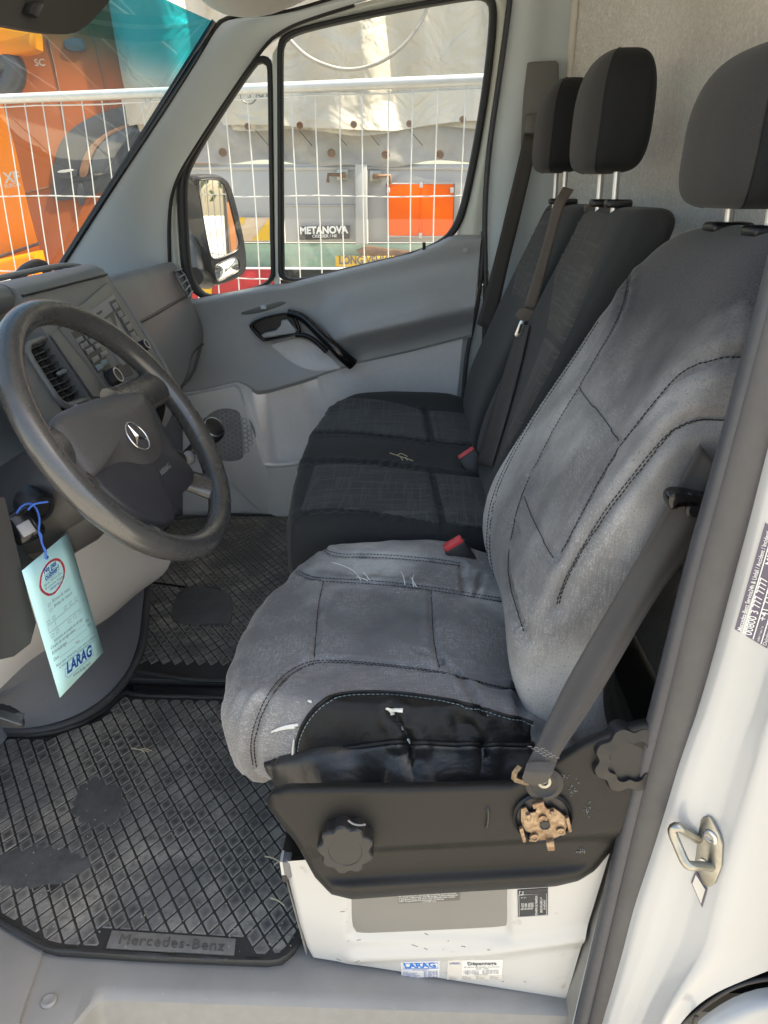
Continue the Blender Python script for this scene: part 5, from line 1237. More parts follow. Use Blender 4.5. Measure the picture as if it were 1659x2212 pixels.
# belts of the bench
mb = thing('middle_seat_belt', P(1135, 690, y=1.0), 'brown seat belt with metal tongue hanging over the bench backrest', 'seat belt')
Lb = [(1216, 404), (1207, 420), (1194, 441), (1170, 541), (1130, 666)]; Rb = [(1240, 410), (1231, 424), (1217, 445), (1194, 535), (1156, 672)]
ym = [1.02, 1.0, .985, .98, .985]
A = smooth_pts([tuple(P(a, b, y=y)) for (a, b), y in zip(Lb, ym)], 30); B = smooth_pts([tuple(P(a, b, y=y)) for (a, b), y in zip(Rb, ym)], 30)
o = gridmesh('webbing', [[tuple(p*(1-f)+q*f) for p, q in zip(A, B)] for f in np.linspace(0, 1, 5)], 'belt_brown', mb); thicken(o, .0014, 0)
Lb = [(1124, 700), (1096, 800), (1064, 900), (1036, 1000)]; Rb = [(1149, 706), (1128, 800), (1100, 905), (1068, 1010)]
def bhit(a, b):
    c = [q for q in (hit(a, b, B1v, .006), hit(a, b, B2v, .006), hit(a, b, UB, .006)) if q is not None]; return min(c, key=lambda q: (q-CAM).length) if c else P(a, b, y=.97)
A = smooth_pts([tuple(bhit(a, b)) for a, b in resample(Lb, 8)], 30); B = smooth_pts([tuple(bhit(a, b)) for a, b in resample(Rb, 8)], 30)
o = gridmesh('webbing', [[tuple(p*(1-f)+q*f) for p, q in zip(A, B)] for f in np.linspace(0, 1, 5)], 'belt', mb); thicken(o, .0014, 0)
prism('tongue_cover', [P(a, b, y=.985) for a, b in [(1122, 668), (1134, 664), (1155, 668), (1160, 676), (1150, 690), (1134, 694), (1120, 688), (1114, 680)]], (-.004, -.016, 0), 'belt_brown', mb, .003)
tg = [(1124, 692), (1134, 692), (1128, 720), (1124, 728), (1114, 728), (1112, 722)]
prism('tongue', [P(a, b, y=.972) for a, b in tg], (-.001, -.003, 0), 'chrome_dull', mb, .0005)
prism('tongue_slot', [P(a, b, y=.968) for a, b in [(1124, 700), (1129, 700), (1123, 720), (1118, 720)]], (0, -.001, 0), 'black', mb, 0)
ob_ = thing('outer_seat_belt', P(1150, 300, y=1.68), 'black seat belt coming down from the far door pillar', 'seat belt')
Lb = [(1132, 290), (1128, 310), (1095, 450), (1066, 570), (1030, 700)]; Rb = [(1158, 294), (1160, 315), (1124, 470), (1096, 580), (1066, 720)]
ym = [1.665, 1.65, 1.60, 1.58, 1.56]
A = smooth_pts([tuple(P(a, b, y=y)) for (a, b), y in zip(Lb, ym)], 30); B = smooth_pts([tuple(P(a, b, y=y)) for (a, b), y in zip(Rb, ym)], 30)
o = gridmesh('webbing', [[tuple(p*(1-f)+q*f) for p, q in zip(A, B)] for f in np.linspace(0, 1, 5)], 'belt', ob_); thicken(o, .0014, 0)
bb_ = thing('bench_buckle', P(1008, 985, z=.47), 'black belt buckle with red button at the back of the bench', 'belt buckle')
a = P(1008, 980, z=.492); wx = Vector((.82, .10, .55)).normalized(); ax = Vector((.45, -.25, -.83)); ax = (ax-wx*ax.dot(wx)).normalized(); rm = Matrix((wx, ax.cross(wx), ax)).transposed()
rbox('buckle_body', a+ax*.03, (.046, .030, .06), 'black', bb_, .004, 2, rot=rm); rbox('release_button', a+ax*.000, (.040, .024, .014), 'red', bb_, .002, 2, rot=rm)

# shoe scuffs and chips low on the seat box
BXV = bvh_of(bxm)
runs = []
for k in range(26):
    a = random.uniform(690, 1190); b = random.uniform(1960, 2125); l = random.uniform(3, 14); t = random.uniform(-.5, .5)
    p = [hit(a+l*f*math.cos(t), b+l*f*math.sin(t), BXV, .0002) for f in (0, .5, 1)]
    if all(p): runs.append(p)
multi_tube('scuff', runs, .0004, 'sticker_grey', bxm, 4)['kind'] = 'stuff'

# ================================================================ floor mats
def proj(p):
    v = Vector(p)-CAM; w_ = v.dot(FW); return (829.5+FPX*v.dot(RT)/w_, 1106-FPX*v.dot(UP)/w_)
def inside(p, poly):
    x, y = p; r = False; n = len(poly)
    for i in range(n):
        x1, y1 = poly[i]; x2, y2 = poly[(i+1) % n]
        if (y1 > y) != (y2 > y) and x < (x2-x1)*(y-y1)/(y2-y1)+x1: r = not r
    return r
def pdist(p, poly):
    p = np.array(p); P0 = np.array(poly); P1 = np.roll(P0, -1, 0); d = P1-P0; t = np.clip(((p-P0)*d).sum(1)/np.maximum((d*d).sum(1), 1e-12), 0, 1)
    return np.linalg.norm(P0+d*t[:, None]-p, axis=1).min()
def tile_from(pts, name='tread_block'):
    """one tread block from its outline (list of xy about the origin)"""
    n = len(pts); c = np.mean(pts, 0); V = []; W = []
    for r, z, w_ in ((1.0, 0, 0.), (.955, .0018, 0.), (.88, .0023, .15), (.62, .0019, .75), (.30, .0017, 1.)):
        for q in pts: v = c+(np.array(q)-c)*r; V.append((v[0], v[1], z)); W.append(w_)
    F = [(k*n+j, k*n+(j+1) % n, (k+1)*n+(j+1) % n, (k+1)*n+j) for k in range(4) for j in range(n)]+[tuple(4*n+j for j in range(n))]
    me = bpy.data.meshes.new(name); me.from_pydata(V, [], F); me.materials.append(M['tread']); me.update()
    a = me.attributes.new('wear', 'FLOAT', 'POINT'); a.data.foreach_set('value', W); return me
HX, HY = .0140, .0200                      # half pitch of the diamond lattice
def rnd(pts, f=.06):                       # slightly blunted corners
    o = []
    for k in range(len(pts)):
        a, b, c = np.array(pts[k-1]), np.array(pts[k]), np.array(pts[(k+1) % len(pts)]); o += [tuple(b+(a-b)*f), tuple(b+(c-b)*f)]
    return o
DIA = [(HX*.87, 0), (0, HY*.87), (-HX*.87, 0), (0, -HY*.87)]
TM = tile_from(rnd(DIA))
def clip(pts, p, d):                       # keep the side of the line (p, d) to the left of d
    o = []; s = [d[0]*(q[1]-p[1])-d[1]*(q[0]-p[0]) for q in pts]
    for k in range(len(pts)):
        a, b = pts[k-1], pts[k]; sa, sb = s[k-1], s[k]
        if (sa >= 0) != (sb >= 0): t = sa/(sa-sb); o.append((a[0]+(b[0]-a[0])*t, a[1]+(b[1]-a[1])*t))
        if sb >= 0: o.append(b)
    return o
def area(p): return abs(sum(p[k-1][0]*p[k][1]-p[k][0]*p[k-1][1] for k in range(len(p))))/2 if len(p) > 2 else 0
def sink(px):   # blocks worn flat around the smooth heel patches
    r1 = ((px[0]-212)/52)**2+((px[1]-1735)/50)**2; r2 = ((px[0]-78)/112)**2+((px[1]-1872)/44)**2
    r = min(r1, r2)**.5; return .0016*(1-float(sst(.75, 1.45, r)))
def mat_tiles(thing_, poly, z, x0, y0, skip, inset=.012, keep=300, holes=()):
    c = []; ar = sum(poly[k-1][0]*poly[k][1]-poly[k][0]*poly[k-1][1] for k in range(len(poly))); pl = poly if ar > 0 else poly[::-1]
    for i in range(-60, 60):
        for j in range(-60, 60):
            x = x0+(i+j)*HX; y = y0+(i-j)*HY
            if not inside((x, y), poly) and pdist((x, y), poly) > .01: continue
            px = proj((x, y, z+.004))
            if skip((x, y), px): continue
            pts = [(x+a, y+b) for a, b in DIA]; full = True
            edges = [(pl[k-1], pl[k], inset) for k in range(len(pl))]+[e for h in holes for e in h]
            for a, b, ins in edges:
                d = np.array(b)-np.array(a); L = np.linalg.norm(d)
                if L < 1e-6: continue
                d = d/L; n_ = np.array([-d[1], d[0]]); p = np.array(a)+n_*ins; t = np.dot(np.array([x, y])-a, d)
                if t < -.012 or t > L+.012 or abs(np.dot(np.array([x, y])-p, n_)) > .022: continue
                q = clip(pts, p, d)
                if len(q) != len(pts) or area(q) < area(pts)-1e-9: full = False
                pts = q
                if len(pts) < 3: break
            if len(pts) < 3 or area(pts) < .00006: continue
            vis = -40 < px[0] < 760 and 1060 < px[1] < 2230
            c.append(((Vector((x, y, z))-CAM).length+(0 if vis else 5), x, y, sink(px), None if full else pts))
    c.sort(key=lambda q: q[0]); V = []; F = []; W = []
    for k, (d, x, y, sk_, pts) in enumerate(c):
        dz = random.uniform(-.0003, .0003)-sk_; me = TM if pts is None else tile_from(rnd([(a-x, b-y) for a, b in pts]))
        if k < keep:
            o = bpy.data.objects.new('tread_block', me); COL.objects.link(o); attach(o, thing_); o.location = (x, y, z+dz)
        else:
            b = len(V); V += [(v.co.x+x, v.co.y+y, v.co.z+z+dz) for v in me.vertices]; F += [tuple(b+q for q in p.vertices) for p in me.polygons]; W += [q.value for q in me.attributes['wear'].data]
    if V:
        o = mesh('tread_field', V, F, 'tread', thing_, False); o['kind'] = 'stuff'; a = o.data.attributes.new('wear', 'FLOAT', 'POINT'); a.data.foreach_set('value', W)

def xy(l, z): return [tuple(P(a, b, z=z))[:2] for a, b in l]
near = xy([(-160, 1885), (0, 1994), (50, 2023), (92, 2048), (125, 2057), (333, 2070), (575, 2080), (608, 2076), (634, 2054)], .012)
tun = xy([(272, 1494), (205, 1556), (100, 1592), (0, 1590), (-160, 1560)], .012)
poly1 = near+[(-.143, .08), (-.120, .63)]+[(-.45, .642), (-.60, .640)]+tun
m1_ = thing('driver_floor_mat', (-.4, .3, 0), 'black rubber floor mat with diamond tread and embossed lettering, driver footwell', 'floor mat')
prism('mat_base', [(x, y, .003) for x, y in poly1], (0, 0, .011), 'mat_rubber', m1_, .003)
edge = smooth_pts([(x, y, .015) for x, y in poly1], 200, True, 1)
tube('mat_rim', edge, .0052, 'mat_rubber', m1_, 6, closed=True)
LQ = [P(a, b, z=.016) for a, b in ((242, 2011), (510, 2029), (506, 2066), (229, 2050))]
lqp = [(224, 2018), (522, 2038), (515, 2090), (205, 2070)]
lg = [tuple(P(a, b, z=.016))[:2] for a, b in ((232, 2003), (516, 2022), (512, 2074), (218, 2056))]
lhole = [(lg[k], lg[(k+1) % 4], 0.) for k in range(4)]   # outside of the lettering plate
def sk1(p, px):
    if inside(px, lqp): return True
    return False
    if ((px[0]-212)/52)**2+((px[1]-1735)/50)**2 < 1: return True
    dx, dy = px[0]-78, px[1]-1872; u_ = dx*math.cos(-.12)+dy*math.sin(-.12); v_ = -dx*math.sin(-.12)+dy*math.cos(-.12)
    return (u_/112)**2+(v_/40)**2 < 1
t0 = P(258, 1986, z=.016)
mat_tiles(m1_, poly1, .0135, t0.x, t0.y, sk1, holes=(lhole[:1],))
lp_ = prism('logo_plate', LQ, (0, 0, .0020), 'tile', m1_, .001)
u_ = LQ[1]-LQ[0]; v_ = LQ[0]-LQ[3]
ob = text('embossed_lettering', 'Mercedes-Benz', 1.0, (0, 0, 0), (1, 0, 0), (0, 1, 0), 'tile_centre', None, .02, off=0, spacing=1.12); wdt = max(v.co.x for v in ob.data.vertices)
mt = Matrix((u_.normalized()*(u_.length*.84/wdt), v_.normalized()*(u_.length*.84/wdt)*1.05, Vector((0, 0, .05)))).transposed().to_4x4(); mt.translation = LQ[3]+u_*.08+v_*.26+Vector((0, 0, .0026)); ob.data.transform(mt); attach(ob, lp_)
for cx, cy, rx, ry, rot in ((212, 1735, 66, 62, 0), (78, 1872, 128, 52, -.12)):
    pts = []
    for k in range(40):
        t = 2*math.pi*k/40; r = .94+.06*math.sin(3*t+1)+.05*math.sin(7*t)+.04*math.sin(11*t+2); a = rx*r*math.cos(t); b = ry*r*math.sin(t); pts.append(P(cx+a*math.cos(rot)-b*math.sin(rot), cy+a*math.sin(rot)+b*math.cos(rot), z=.0140))
    c = sum(pts, Vector())/40
    gridmesh('worn_patch', [[tuple(c+(q-c)*s+Vector((0, 0, h))) for q in pts] for s, h in ((1.15, -.002), (1.0, -.0002), (.8, .0009), (.6, .0014), (.3, .0012), (.02, .0014))], 'mat_worn', m1_, cv=True, capu=True)

poly2 = xy([(276, 1466), (300, 1405), (310, 1330), (316, 1262)], .02)+[(-.74, 1.18), (-.80, 1.45), (-.80, 1.66), (-.10, 1.66), (-.10, .688)]
m2_ = thing('centre_floor_mat', (-.4, 1.1, 0), 'black rubber floor mat with diamond tread in the centre and passenger footwell', 'floor mat')
prism('mat_base', [(x, y, .003) for x, y in poly2], (0, 0, .019), 'mat_rubber', m2_, .004)
tube('mat_rim', smooth_pts([(x, y, .023) for x, y in poly2], 200, True, 1), .0060, 'mat_rubber', m2_, 6, closed=True)
padq = [(392, 1272), (420, 1268), (490, 1280), (506, 1296), (500, 1350), (485, 1352), (385, 1350), (370, 1340), (374, 1310)]
def sk2(p, px): return px[1] > 1432
mat_tiles(m2_, poly2, .0215, t0.x+.004, t0.y+.009, sk2)
prism('heel_pad', smooth_pts([tuple(P(a, b, z=.022)) for a, b in padq], 40, True, 2), (0, 0, .006), 'mat_worn', m2_, .002)
cb_ = prism('cross_member', [(-.60, .645, .003), (-.12, .634, .003), (-.12, .684, .003), (-.615, .682, .003)], (0, 0, .012), 'black', van, .003)
tube('mat_slit', [tuple(P(a, b, z=.026)) for a, b in [(318, 1257), (360, 1262), (402, 1268)]], .003, 'black', m2_, 5)

# straw and crumbs
st_ = thing('straw_twig', P(305, 1622, z=.02), 'dry straw twig lying on the driver floor mat', 'twig')
for l in ([(284, 1616), (300, 1619), (322, 1624)], [(302, 1620), (310, 1616), (328, 1622)], [(306, 1621), (312, 1626)]): tube('stem', smooth_pts([tuple(P(a, b, z=.0205)) for a, b in l], 8), .0010, 'straw', st_, 5)
s2 = thing('straw_sprig', P(865, 988, z=.47), 'dry grass sprig lying on the bench between the two places', 'twig')
for l in ([(842, 980), (860, 986), (892, 997)], [(858, 985), (866, 980), (880, 988)], [(866, 990), (870, 996)], [(876, 990), (880, 996)]):
    tube('stem', hits(l, UB, 10, .002), .0011, 'straw', s2, 5)
s3 = thing('straw_wisp', P(590, 1860, z=.02), 'pale straw wisp on the floor beside the seat box', 'twig')
for l in ([(572, 1850), (588, 1852), (604, 1862)], [(584, 1940), (600, 1944), (614, 1956)], [(592, 1868), (606, 1860), (612, 1850)]): tube('stem', smooth_pts([tuple(P(a, b, z=.022)) for a, b in l], 8), .0012, 'straw', s3, 5)
V = []; F = []
for k in range(420):
    if k < 300: px = random.uniform(0, 640); py = random.uniform(1590, 2080)
    else: px = random.gauss(575, 40); py = random.uniform(1750, 2060)
    p = P(px, py, z=.019)
    if not inside((p.x, p.y), poly1): continue
    r = random.choice((.0005, .0006, .0007, .0009, .0014)); b = len(V)
    V += [p+Vector((r*random.uniform(.6, 1.6), 0, 0)), p+Vector((-r, r*.3, 0)), p+Vector((0, r, r*.3)), p+Vector((0, -r*random.uniform(.6, 1.6), 0)), p+Vector((0, 0, r))]
    F += [(b, b+2, b+4), (b+2, b+1, b+4), (b+1, b+3, b+4), (b+3, b, b+4)]
o = mesh('crumbs', V, F, 'crumb', None, False); tag(o, 'pale grit and crumbs scattered over the driver floor mat', 'crumbs', kind='stuff')
o = mesh('pebble', [(P(660, 1865, z=.02)+Vector((.004*math.cos(k)*math.sin(j), .003*math.sin(k)*math.sin(j), .003*math.cos(j)+.0))) for k in np.linspace(0, 6.28, 8, endpoint=False) for j in (.4, 1.2, 2.0, 2.8)], [(k*4+j, ((k+1) % 8)*4+j, ((k+1) % 8)*4+j+1, k*4+j+1) for k in range(8) for j in range(3)], 'foam'); bpy.data.objects.remove(o)

# ================================================================ stickers
def qtext(name, s, Q, u0, v0, u1, m, parent, hs=1.0, bold=0, off=.0007):
    """Q = (top left, top right, bottom right, bottom left); baseline at v0 from u0 to u1"""
    tl, tr, br, bl = Q
    def b(u, v): return (tl*(1-u)+tr*u)*(1-v)+(bl*(1-u)+br*u)*v
    p = b(u0, v0); q = b(u1, v0); d = q-p; n = (tr-tl).cross(tl-bl).normalized(); 
    ob = text(name, s, 1.0, (0, 0, 0), (1, 0, 0), (0, 1, 0), m, None, 0, off=0, bold=bold)
    wd = max(v.co.x for v in ob.data.vertices); L = d.length; u = d.normalized(); v = n.cross(u)
    mt = Matrix((u*(L/wd), v*(L/wd*hs), n)).transposed().to_4x4(); mt.translation = p+n*off; ob.data.transform(mt); attach(ob, parent); return ob
def qframe(name, Q, u0, v0, u1, v1, m, parent, r=.0004):
    tl, tr, br, bl = Q
    def b(u, v): return (tl*(1-u)+tr*u)*(1-v)+(bl*(1-u)+br*u)*v
    n = (tr-tl).cross(tl-bl).normalized(); tube(name, [tuple(b(u, v)+n*.0006) for u, v in ((u0, v0), (u1, v0), (u1, v1), (u0, v1))], r, m, parent, 4, closed=True)
BXB = bvh_of(bxm)
def sq(l, off=.001): return [sxy(a, b)[0]+sxy(a, b)[1]*off for a, b in l]
def plate(name, Q, m, label, r=.0006):
    n = (Q[1]-Q[0]).cross(Q[0]-Q[3]).normalized(); t = thing(name, sum(Q, Vector())/4, label, 'sticker'); 
    return prism('sheet', [q-n*.0008 for q in Q], n*.0010, m, t, 0), t
def z3(a, b): return (829.5+a*.1771, 2030.6+b*.1771)
Q = sq([z3(205, 262), z3(680, 250), z3(676, 442), z3(215, 452)]); s_, t_ = plate('company_sticker', Q, 'paper', 'white sticker with blue company lettering low on the seat box')
qtext('lettering', 'LARAG', Q, .10, .36, .92, 'ink_lblue', s_, 1.0, .03); qframe('frame', Q, .06, .08, .96, .42, 'ink_lblue', s_)
qtext('lettering', 'www.larag.com', Q, .30, .53, .72, 'ink_blue', s_)
for k, (a, b) in enumerate((('Wil SG', '071 929 32 32'), ('Rüthi / Oberriet', '071 763 90 90'), ('St. Gallen Ost', '071 282 40 80'), ('St. Gallen Winkeln', '071 278 11 11'), ('Bern / Lausanne', '021 802 20 10'))):
    qtext('lettering', a, Q, .05, .64+.085*k, .05+.024*len(a), 'ink_blue', s_); qtext('lettering', b, Q, .60, .64+.085*k, .96, 'ink_blue', s_)
Q = sq([z3(778, 238), z3(1455, 226), z3(1440, 462), z3(768, 474)]); s_, t_ = plate('breakdown_sticker', Q, 'paper_beige', 'beige breakdown service sticker beside the company sticker on the seat box')
sub = prism('white_field', [(Q[0]*(1-u)+Q[1]*u)*(1-v)+(Q[3]*(1-u)+Q[2]*u)*v for u, v in ((.27, .03), (.99, .03), (.99, .78), (.27, .78))], (Q[1]-Q[0]).cross(Q[0]-Q[3]).normalized()*.0004, 'paper', s_, 0)
qtext('lettering', 'LARAG', Q, .04, .18, .23, 'ink_blue', s_, 1, .02, .0012); qtext('lettering', 'Dépannage', Q, .37, .24, .89, 'letter_dark', s_, 1, .02, .0012)
qtext('lettering', 'En dehors des horaires d\'ouverture', Q, .31, .37, .95, 'letter_dark', s_, 1, 0, .0012); qtext('lettering', '18h00 - 19h00', Q, .52, .46, .75, 'letter_dark', s_, 1, 0, .0012)
for k, (a, b) in enumerate((('• Région Genève', 'tél. 079 426 39 02'), ('• Région Lausanne', 'tél. 079 621 91 03'), ('• Région Chablais', 'tél. 079 607 72 06'))):
    qtext('lettering', a, Q, .30, .56+.07*k, .58, 'letter_dark', s_, 1, 0, .0012); qtext('lettering', b, Q, .64, .56+.07*k, .93, 'letter_dark', s_, 1, 0, .0012)
qtext('lettering', 'Simple et rapide', Q, .50, .75, .74, 'letter_dark', s_, 1, 0, .0012)
for k in range(4):
    for j, s in enumerate(('LARAG SA', 'Route de Genève', '1026 Echandens')): qtext('lettering', s, Q, .03+.25*k, .86+.055*j, .03+.25*k+.011*len(s), 'letter_dark', s_)
def z4(a, b): return (829.5+a*.2292, 1901+b*.2292)
Q = [q for q in sq([z4(128, 135), z4(712, 100), z4(712, 212), z4(135, 243)], -.0035)]; s_, t_ = plate('warning_sticker', Q, 'sticker_grey', 'grey sticker with white print on the seat box cover plate')
for k, s in enumerate(('Bei Verdeckung der rückwärtigen Leuchten durch die Bord-', 'wand bzw. Laderaumtür sind die übrigen Verkehrsteilnehmer', 'in geeigneter Form, z.B. durch Warndreiecke oder andere', 'dafür vorgesehene Einrichtungen, zu warnen')):
    qtext('lettering', s, Q, .01, .40+.15*k, (.95, .98, .93, .75)[k], 'letter_white', s_, 1.15, .004)
qtext('lettering', 'A 639 584 53 38', Q, .40, .98, .62, 'letter_white', s_)
Q = sq([z4(1545, 70), z4(1543, 325), z4(1265, 342), z4(1258, 90)]); s_, t_ = plate('rating_plate', Q, 'sticker_black', 'black weight rating plate with sideways white lettering on the seat box')
for s, u0, v0, u1 in (('DAIMLER AG', .40, .14, .76), ('e1*2007/46*0300', .30, .26, .86), ('WDB9061351N604426', .22, .42, .95), ('3500 kg', .46, .56, .72), ('7000 kg', .46, .66, .72), ('1860 kg', .46, .77, .72), ('2250 kg', .46, .88, .72), ('1-', .24, .79, .30), ('2-', .24, .89, .30)):
    qtext('lettering', s, Q, u0, v0, u1, 'letter_white', s_, 1.1)
qframe('frame', Q, .17, .04, .97, .96, 'letter_white', s_, .0003); qframe('badge', Q, .03, .82, .15, .94, 'letter_white', s_, .0005)
# door pillar stickers
a0 = hit(1587, 1359, PILB); a1 = hit(1653, 1130, PILB); a2 = hit(1649, 1396, PILB)
n_ = (a1-a0).cross(a2-a0).normalized(); n_ = n_ if n_.dot(CAM-a0) > 0 else -n_
o0, o1, o2 = (plane_hit(*q, a0+n_*.001, n_) for q in ((1587, 1359), (1653, 1130), (1649, 1396)))
Q = [o0, o1, o1+(o2-o0)*1.25, o0+(o2-o0)*1.25]; s_, t_ = plate('service_sticker', Q, 'sticker_violet', 'dark violet service sticker with white phone numbers on the white door pillar')
qtext('lettering', 'Mercedes-Benz Service24h & Unfall / Accident / Incidenti', Q, .02, .17, .96, 'letter_white', s_, 1.2, .01)
qtext('lettering', '00800 3 777 7777', Q, .03, .44, .58, 'letter_white', s_, 1.15, .006); qtext('lettering', 'MB Con', Q, .70, .44, .97, 'letter_white', s_, 1.0, .004)
qtext('lettering', 'oder / ou / o', Q, .02, .66, .17, 'letter_white', s_); qtext('lettering', '+41 22 567 58 00', Q, .22, .68, .80, 'letter_white', s_, 1.1, .004); qtext('lettering', 'Daimler AG, Mercedesstrasse', Q, .02, .86, .55, 'letter_white', s_)
for v in (.22, .50, .72): qframe('rule', Q, .01, v, .99, v+.012, 'letter_white', s_, .0004)
b0 = [hit(1425.7+a*.2189, 1728+b*.2189, PILB, .001) for a, b in ((352, 690), (472, 880), (420, 1058), (308, 805))]
s_, t_ = plate('small_pillar_sticker', b0, 'sticker_violet', 'small pale sticker with violet border hanging below the door striker')
c = sum(b0, Vector())/4; nb = (b0[1]-b0[0]).cross(b0[0]-b0[3]).normalized(); nb = nb if nb.dot(CAM-c) > 0 else -nb
prism('pale_field', [c+(q-c)*.78+nb*.0008 for q in b0], nb*.0004, 'paper_beige', s_, 0)

# sun visor
vi = thing('sun_visor', P(110, 20, x=-.46), 'dark grey driver sun visor folded down at the top of the windscreen', 'sun visor')
vo = smooth_pts([(-60, 44), (0, 53), (70, 67), (135, 76), (168, 70), (197, 48), (236, 4), (300, -90), (-60, -120)], 60, True, 2)
prism('visor_board', [P(a, b, x=-.46) for a, b in vo], (-.016, 0, 0), 'visor', vi, .005)
prism('clip', [P(a, b, x=-.459) for a, b in [(46, 28), (56, 6), (80, 2), (79, 14), (66, 39)]], (.010, 0, 0), 'black', vi, .003)

vt = P(236, -40, x=-.468)
tube('visor_arm', smooth_pts([tuple(vt), tuple(vt+Vector((-.004, .03, .05))), (-.45, vt.y+.05, 1.415)], 14), .006, 'visor', vi, 8)

# ================================================================ yard outside
mesh('ground', [(-60, -60, -.6), (60, -60, -.6), (60, 60, -.6), (-60, 60, -.6)], [(0, 1, 2, 3)], 'ground', None, False)
tag(bpy.data.objects['ground'], kind='structure')

# site fence
fa = P(0, 214, z=1.45); fb = P(1043, 172, z=1.45); fd = (fb-fa); fd.z = 0; fd.normalize()
fence = thing('site_fence', fa+fd*1.5+Vector((0, 0, -2.05)), 'galvanised steel mesh construction fence between the van and the trucks', 'fence')
def fpt(s, z): return fa+fd*s+Vector((0, 0, z-fa.z))
S0, S1 = -2.2, 6.2
tube('top_rail', [tuple(fpt(S0, 1.45)), tuple(fpt(S1, 1.45))], .021, 'galv', fence, 12)
tube('bottom_rail', [tuple(fpt(S0, -.52)), tuple(fpt(S1, -.52))], .021, 'galv', fence, 8)
k = 0; s = S0+.05
while s < S1:
    j = random.gauss(0, .004); pts = [tuple(fpt(s+j+.004*math.sin(z*5+s*3), z)+Vector((0, .003*math.sin(z*7+s), 0))) for z in np.linspace(1.44, -.5, 14)]
    tube('wire', pts, .0030, 'galv', fence, 5); s += .1035
for z in (1.415, 1.03, .68, .33, -.02, -.37): tube('wire', [tuple(fpt(q, z+.003*math.sin(q*9))-fd.cross(Vector((0, 0, 1)))*-.005) for q in np.linspace(S0, S1, 50)], .0032, 'galv', fence, 5)
for s in (S0, 1.37, 4.85): tube('post', [tuple(fpt(s, 1.5)), tuple(fpt(s, -.58))], .020, 'galv', fence, 10) if s != 1.37 else None
rg = fpt(1.37*0+(P(335, 205, z=1.45)-fa).dot(fd), 1.43); tube('wire_tie', [tuple(rg+Vector((.012*math.cos(t), .02*math.sin(t), .03*math.sin(t)-.01))) for t in np.linspace(0, 6, 14)], .003, 'galv', fence, 5)

# ---------------- trailer with cream tarpaulin
TY = 4.17
tl_ = thing('tarpaulin_trailer', (0, 5.2, -.6), 'cream tarpaulin covered trailer with grey side boards and orange hazard plate behind the fence', 'trailer')
def T(a, b, y=TY): return P(*dd(a, b), y=y)
xL = P(262, 250, y=TY+.1).x; xR = 7.5
def tarp_y(x, z):
    f = .060*math.sin(x*5.3+.8*math.sin(z*1.3))+.045*math.sin(x*11.7+z*.9+1)+.022*math.sin(x*23+z*2.1)
    big = .05*math.sin(x*2.1+.5); return TY+.02+(f*.8+big*.6)*sst(.9, 2.2, z)*.9+f*.35+.02*math.sin(z*9+x*3)*(1-sst(1.3, 1.8, z))
def sheet_xz(name, zt, zb, yf, m, parent, nx=260, nz=60, x0=xL, x1=xR):
    G = []
    for f in np.linspace(0, 1, nz):
        row = []
        for x in np.linspace(x0, x1, nx):
            a = zt(x) if callable(zt) else zt; b = zb(x) if callable(zb) else zb; z = a+(b-a)*f; row.append((x, yf(x, z), z))
        G.append(row)
    return gridmesh(name, G, m, parent)
zb1 = T(800, 600).z; zb2 = T(800, 755).z
sheet_xz('tarpaulin', 3.1, lambda x: zb1+.02*math.sin(x*3.9)+.015*math.sin(x*9+1), lambda x, z: tarp_y(x, z)-.03, 'tarp', tl_)
sheet_xz('tarpaulin_hem', lambda x: zb1+.19+.01*math.sin(x*4), lambda x: zb1+.004+.022*math.sin(x*3.9)+.02*abs(math.sin(x*3.1+.4)), lambda x, z: tarp_y(x, z)-.055-.03*abs(math.sin(x*3.1+.4))*(zb1+.2-z)*4, 'tarp', tl_, 260, 10)
sheet_xz('lower_flap', zb1+.05, lambda x: zb2+.015*math.sin(x*5)+.01*math.sin(x*13), lambda x, z: TY+.03+.015*math.sin(x*6)+.01*math.sin(x*15+z*20)-.02*sst(zb1-.1, zb2, z), 'tarp_dirty', tl_, 240, 20)
sheet_xz('roof_tarpaulin', 3.1, 3.1, lambda x, z: TY, 'tarp', tl_, 4, 2)
mesh('tarpaulin_roof', [(xL, TY, 3.1), (xR, TY, 3.1), (xR, TY+2.4, 3.2), (xL, TY+2.4, 3.2)], [(0, 1, 2, 3)], 'tarp', tl_, False)
mesh('front_tarpaulin', [(xL, TY, 3.1), (xL, TY+2.4, 3.2), (xL, TY+2.4, .3), (xL, TY, .3)], [(0, 1, 2, 3)], 'tarp', tl_, False)
zb3 = T(800, 1118).z
for a, b in ((-900, 560), (566, 898), (957, 1900), (1906, 2900), (2906, 3900)):
    x0 = T(a, 900).x; x1 = T(b, 900).x
    prism('side_board', [(x0, TY+.05, zb2-.0), (x1, TY+.05, zb2-.0), (x1, TY+.05, zb3), (x0, TY+.05, zb3)], (0, -.03, 0), 'board', tl_, .004)
prism('board_post', [T(900, 758), T(955, 758), T(958, 1122), T(905, 1125)], (0, -.05, 0), 'board', tl_, .01)
tube('board_rib', [tuple(T(580, 947, TY+.018)), tuple(T(898, 947, TY+.018))], .006, 'board', tl_, 6); tube('board_rib', [tuple(T(-800, 775, TY+.02)), tuple(T(3800, 775, TY+.02))], .012, 'board', tl_, 8)
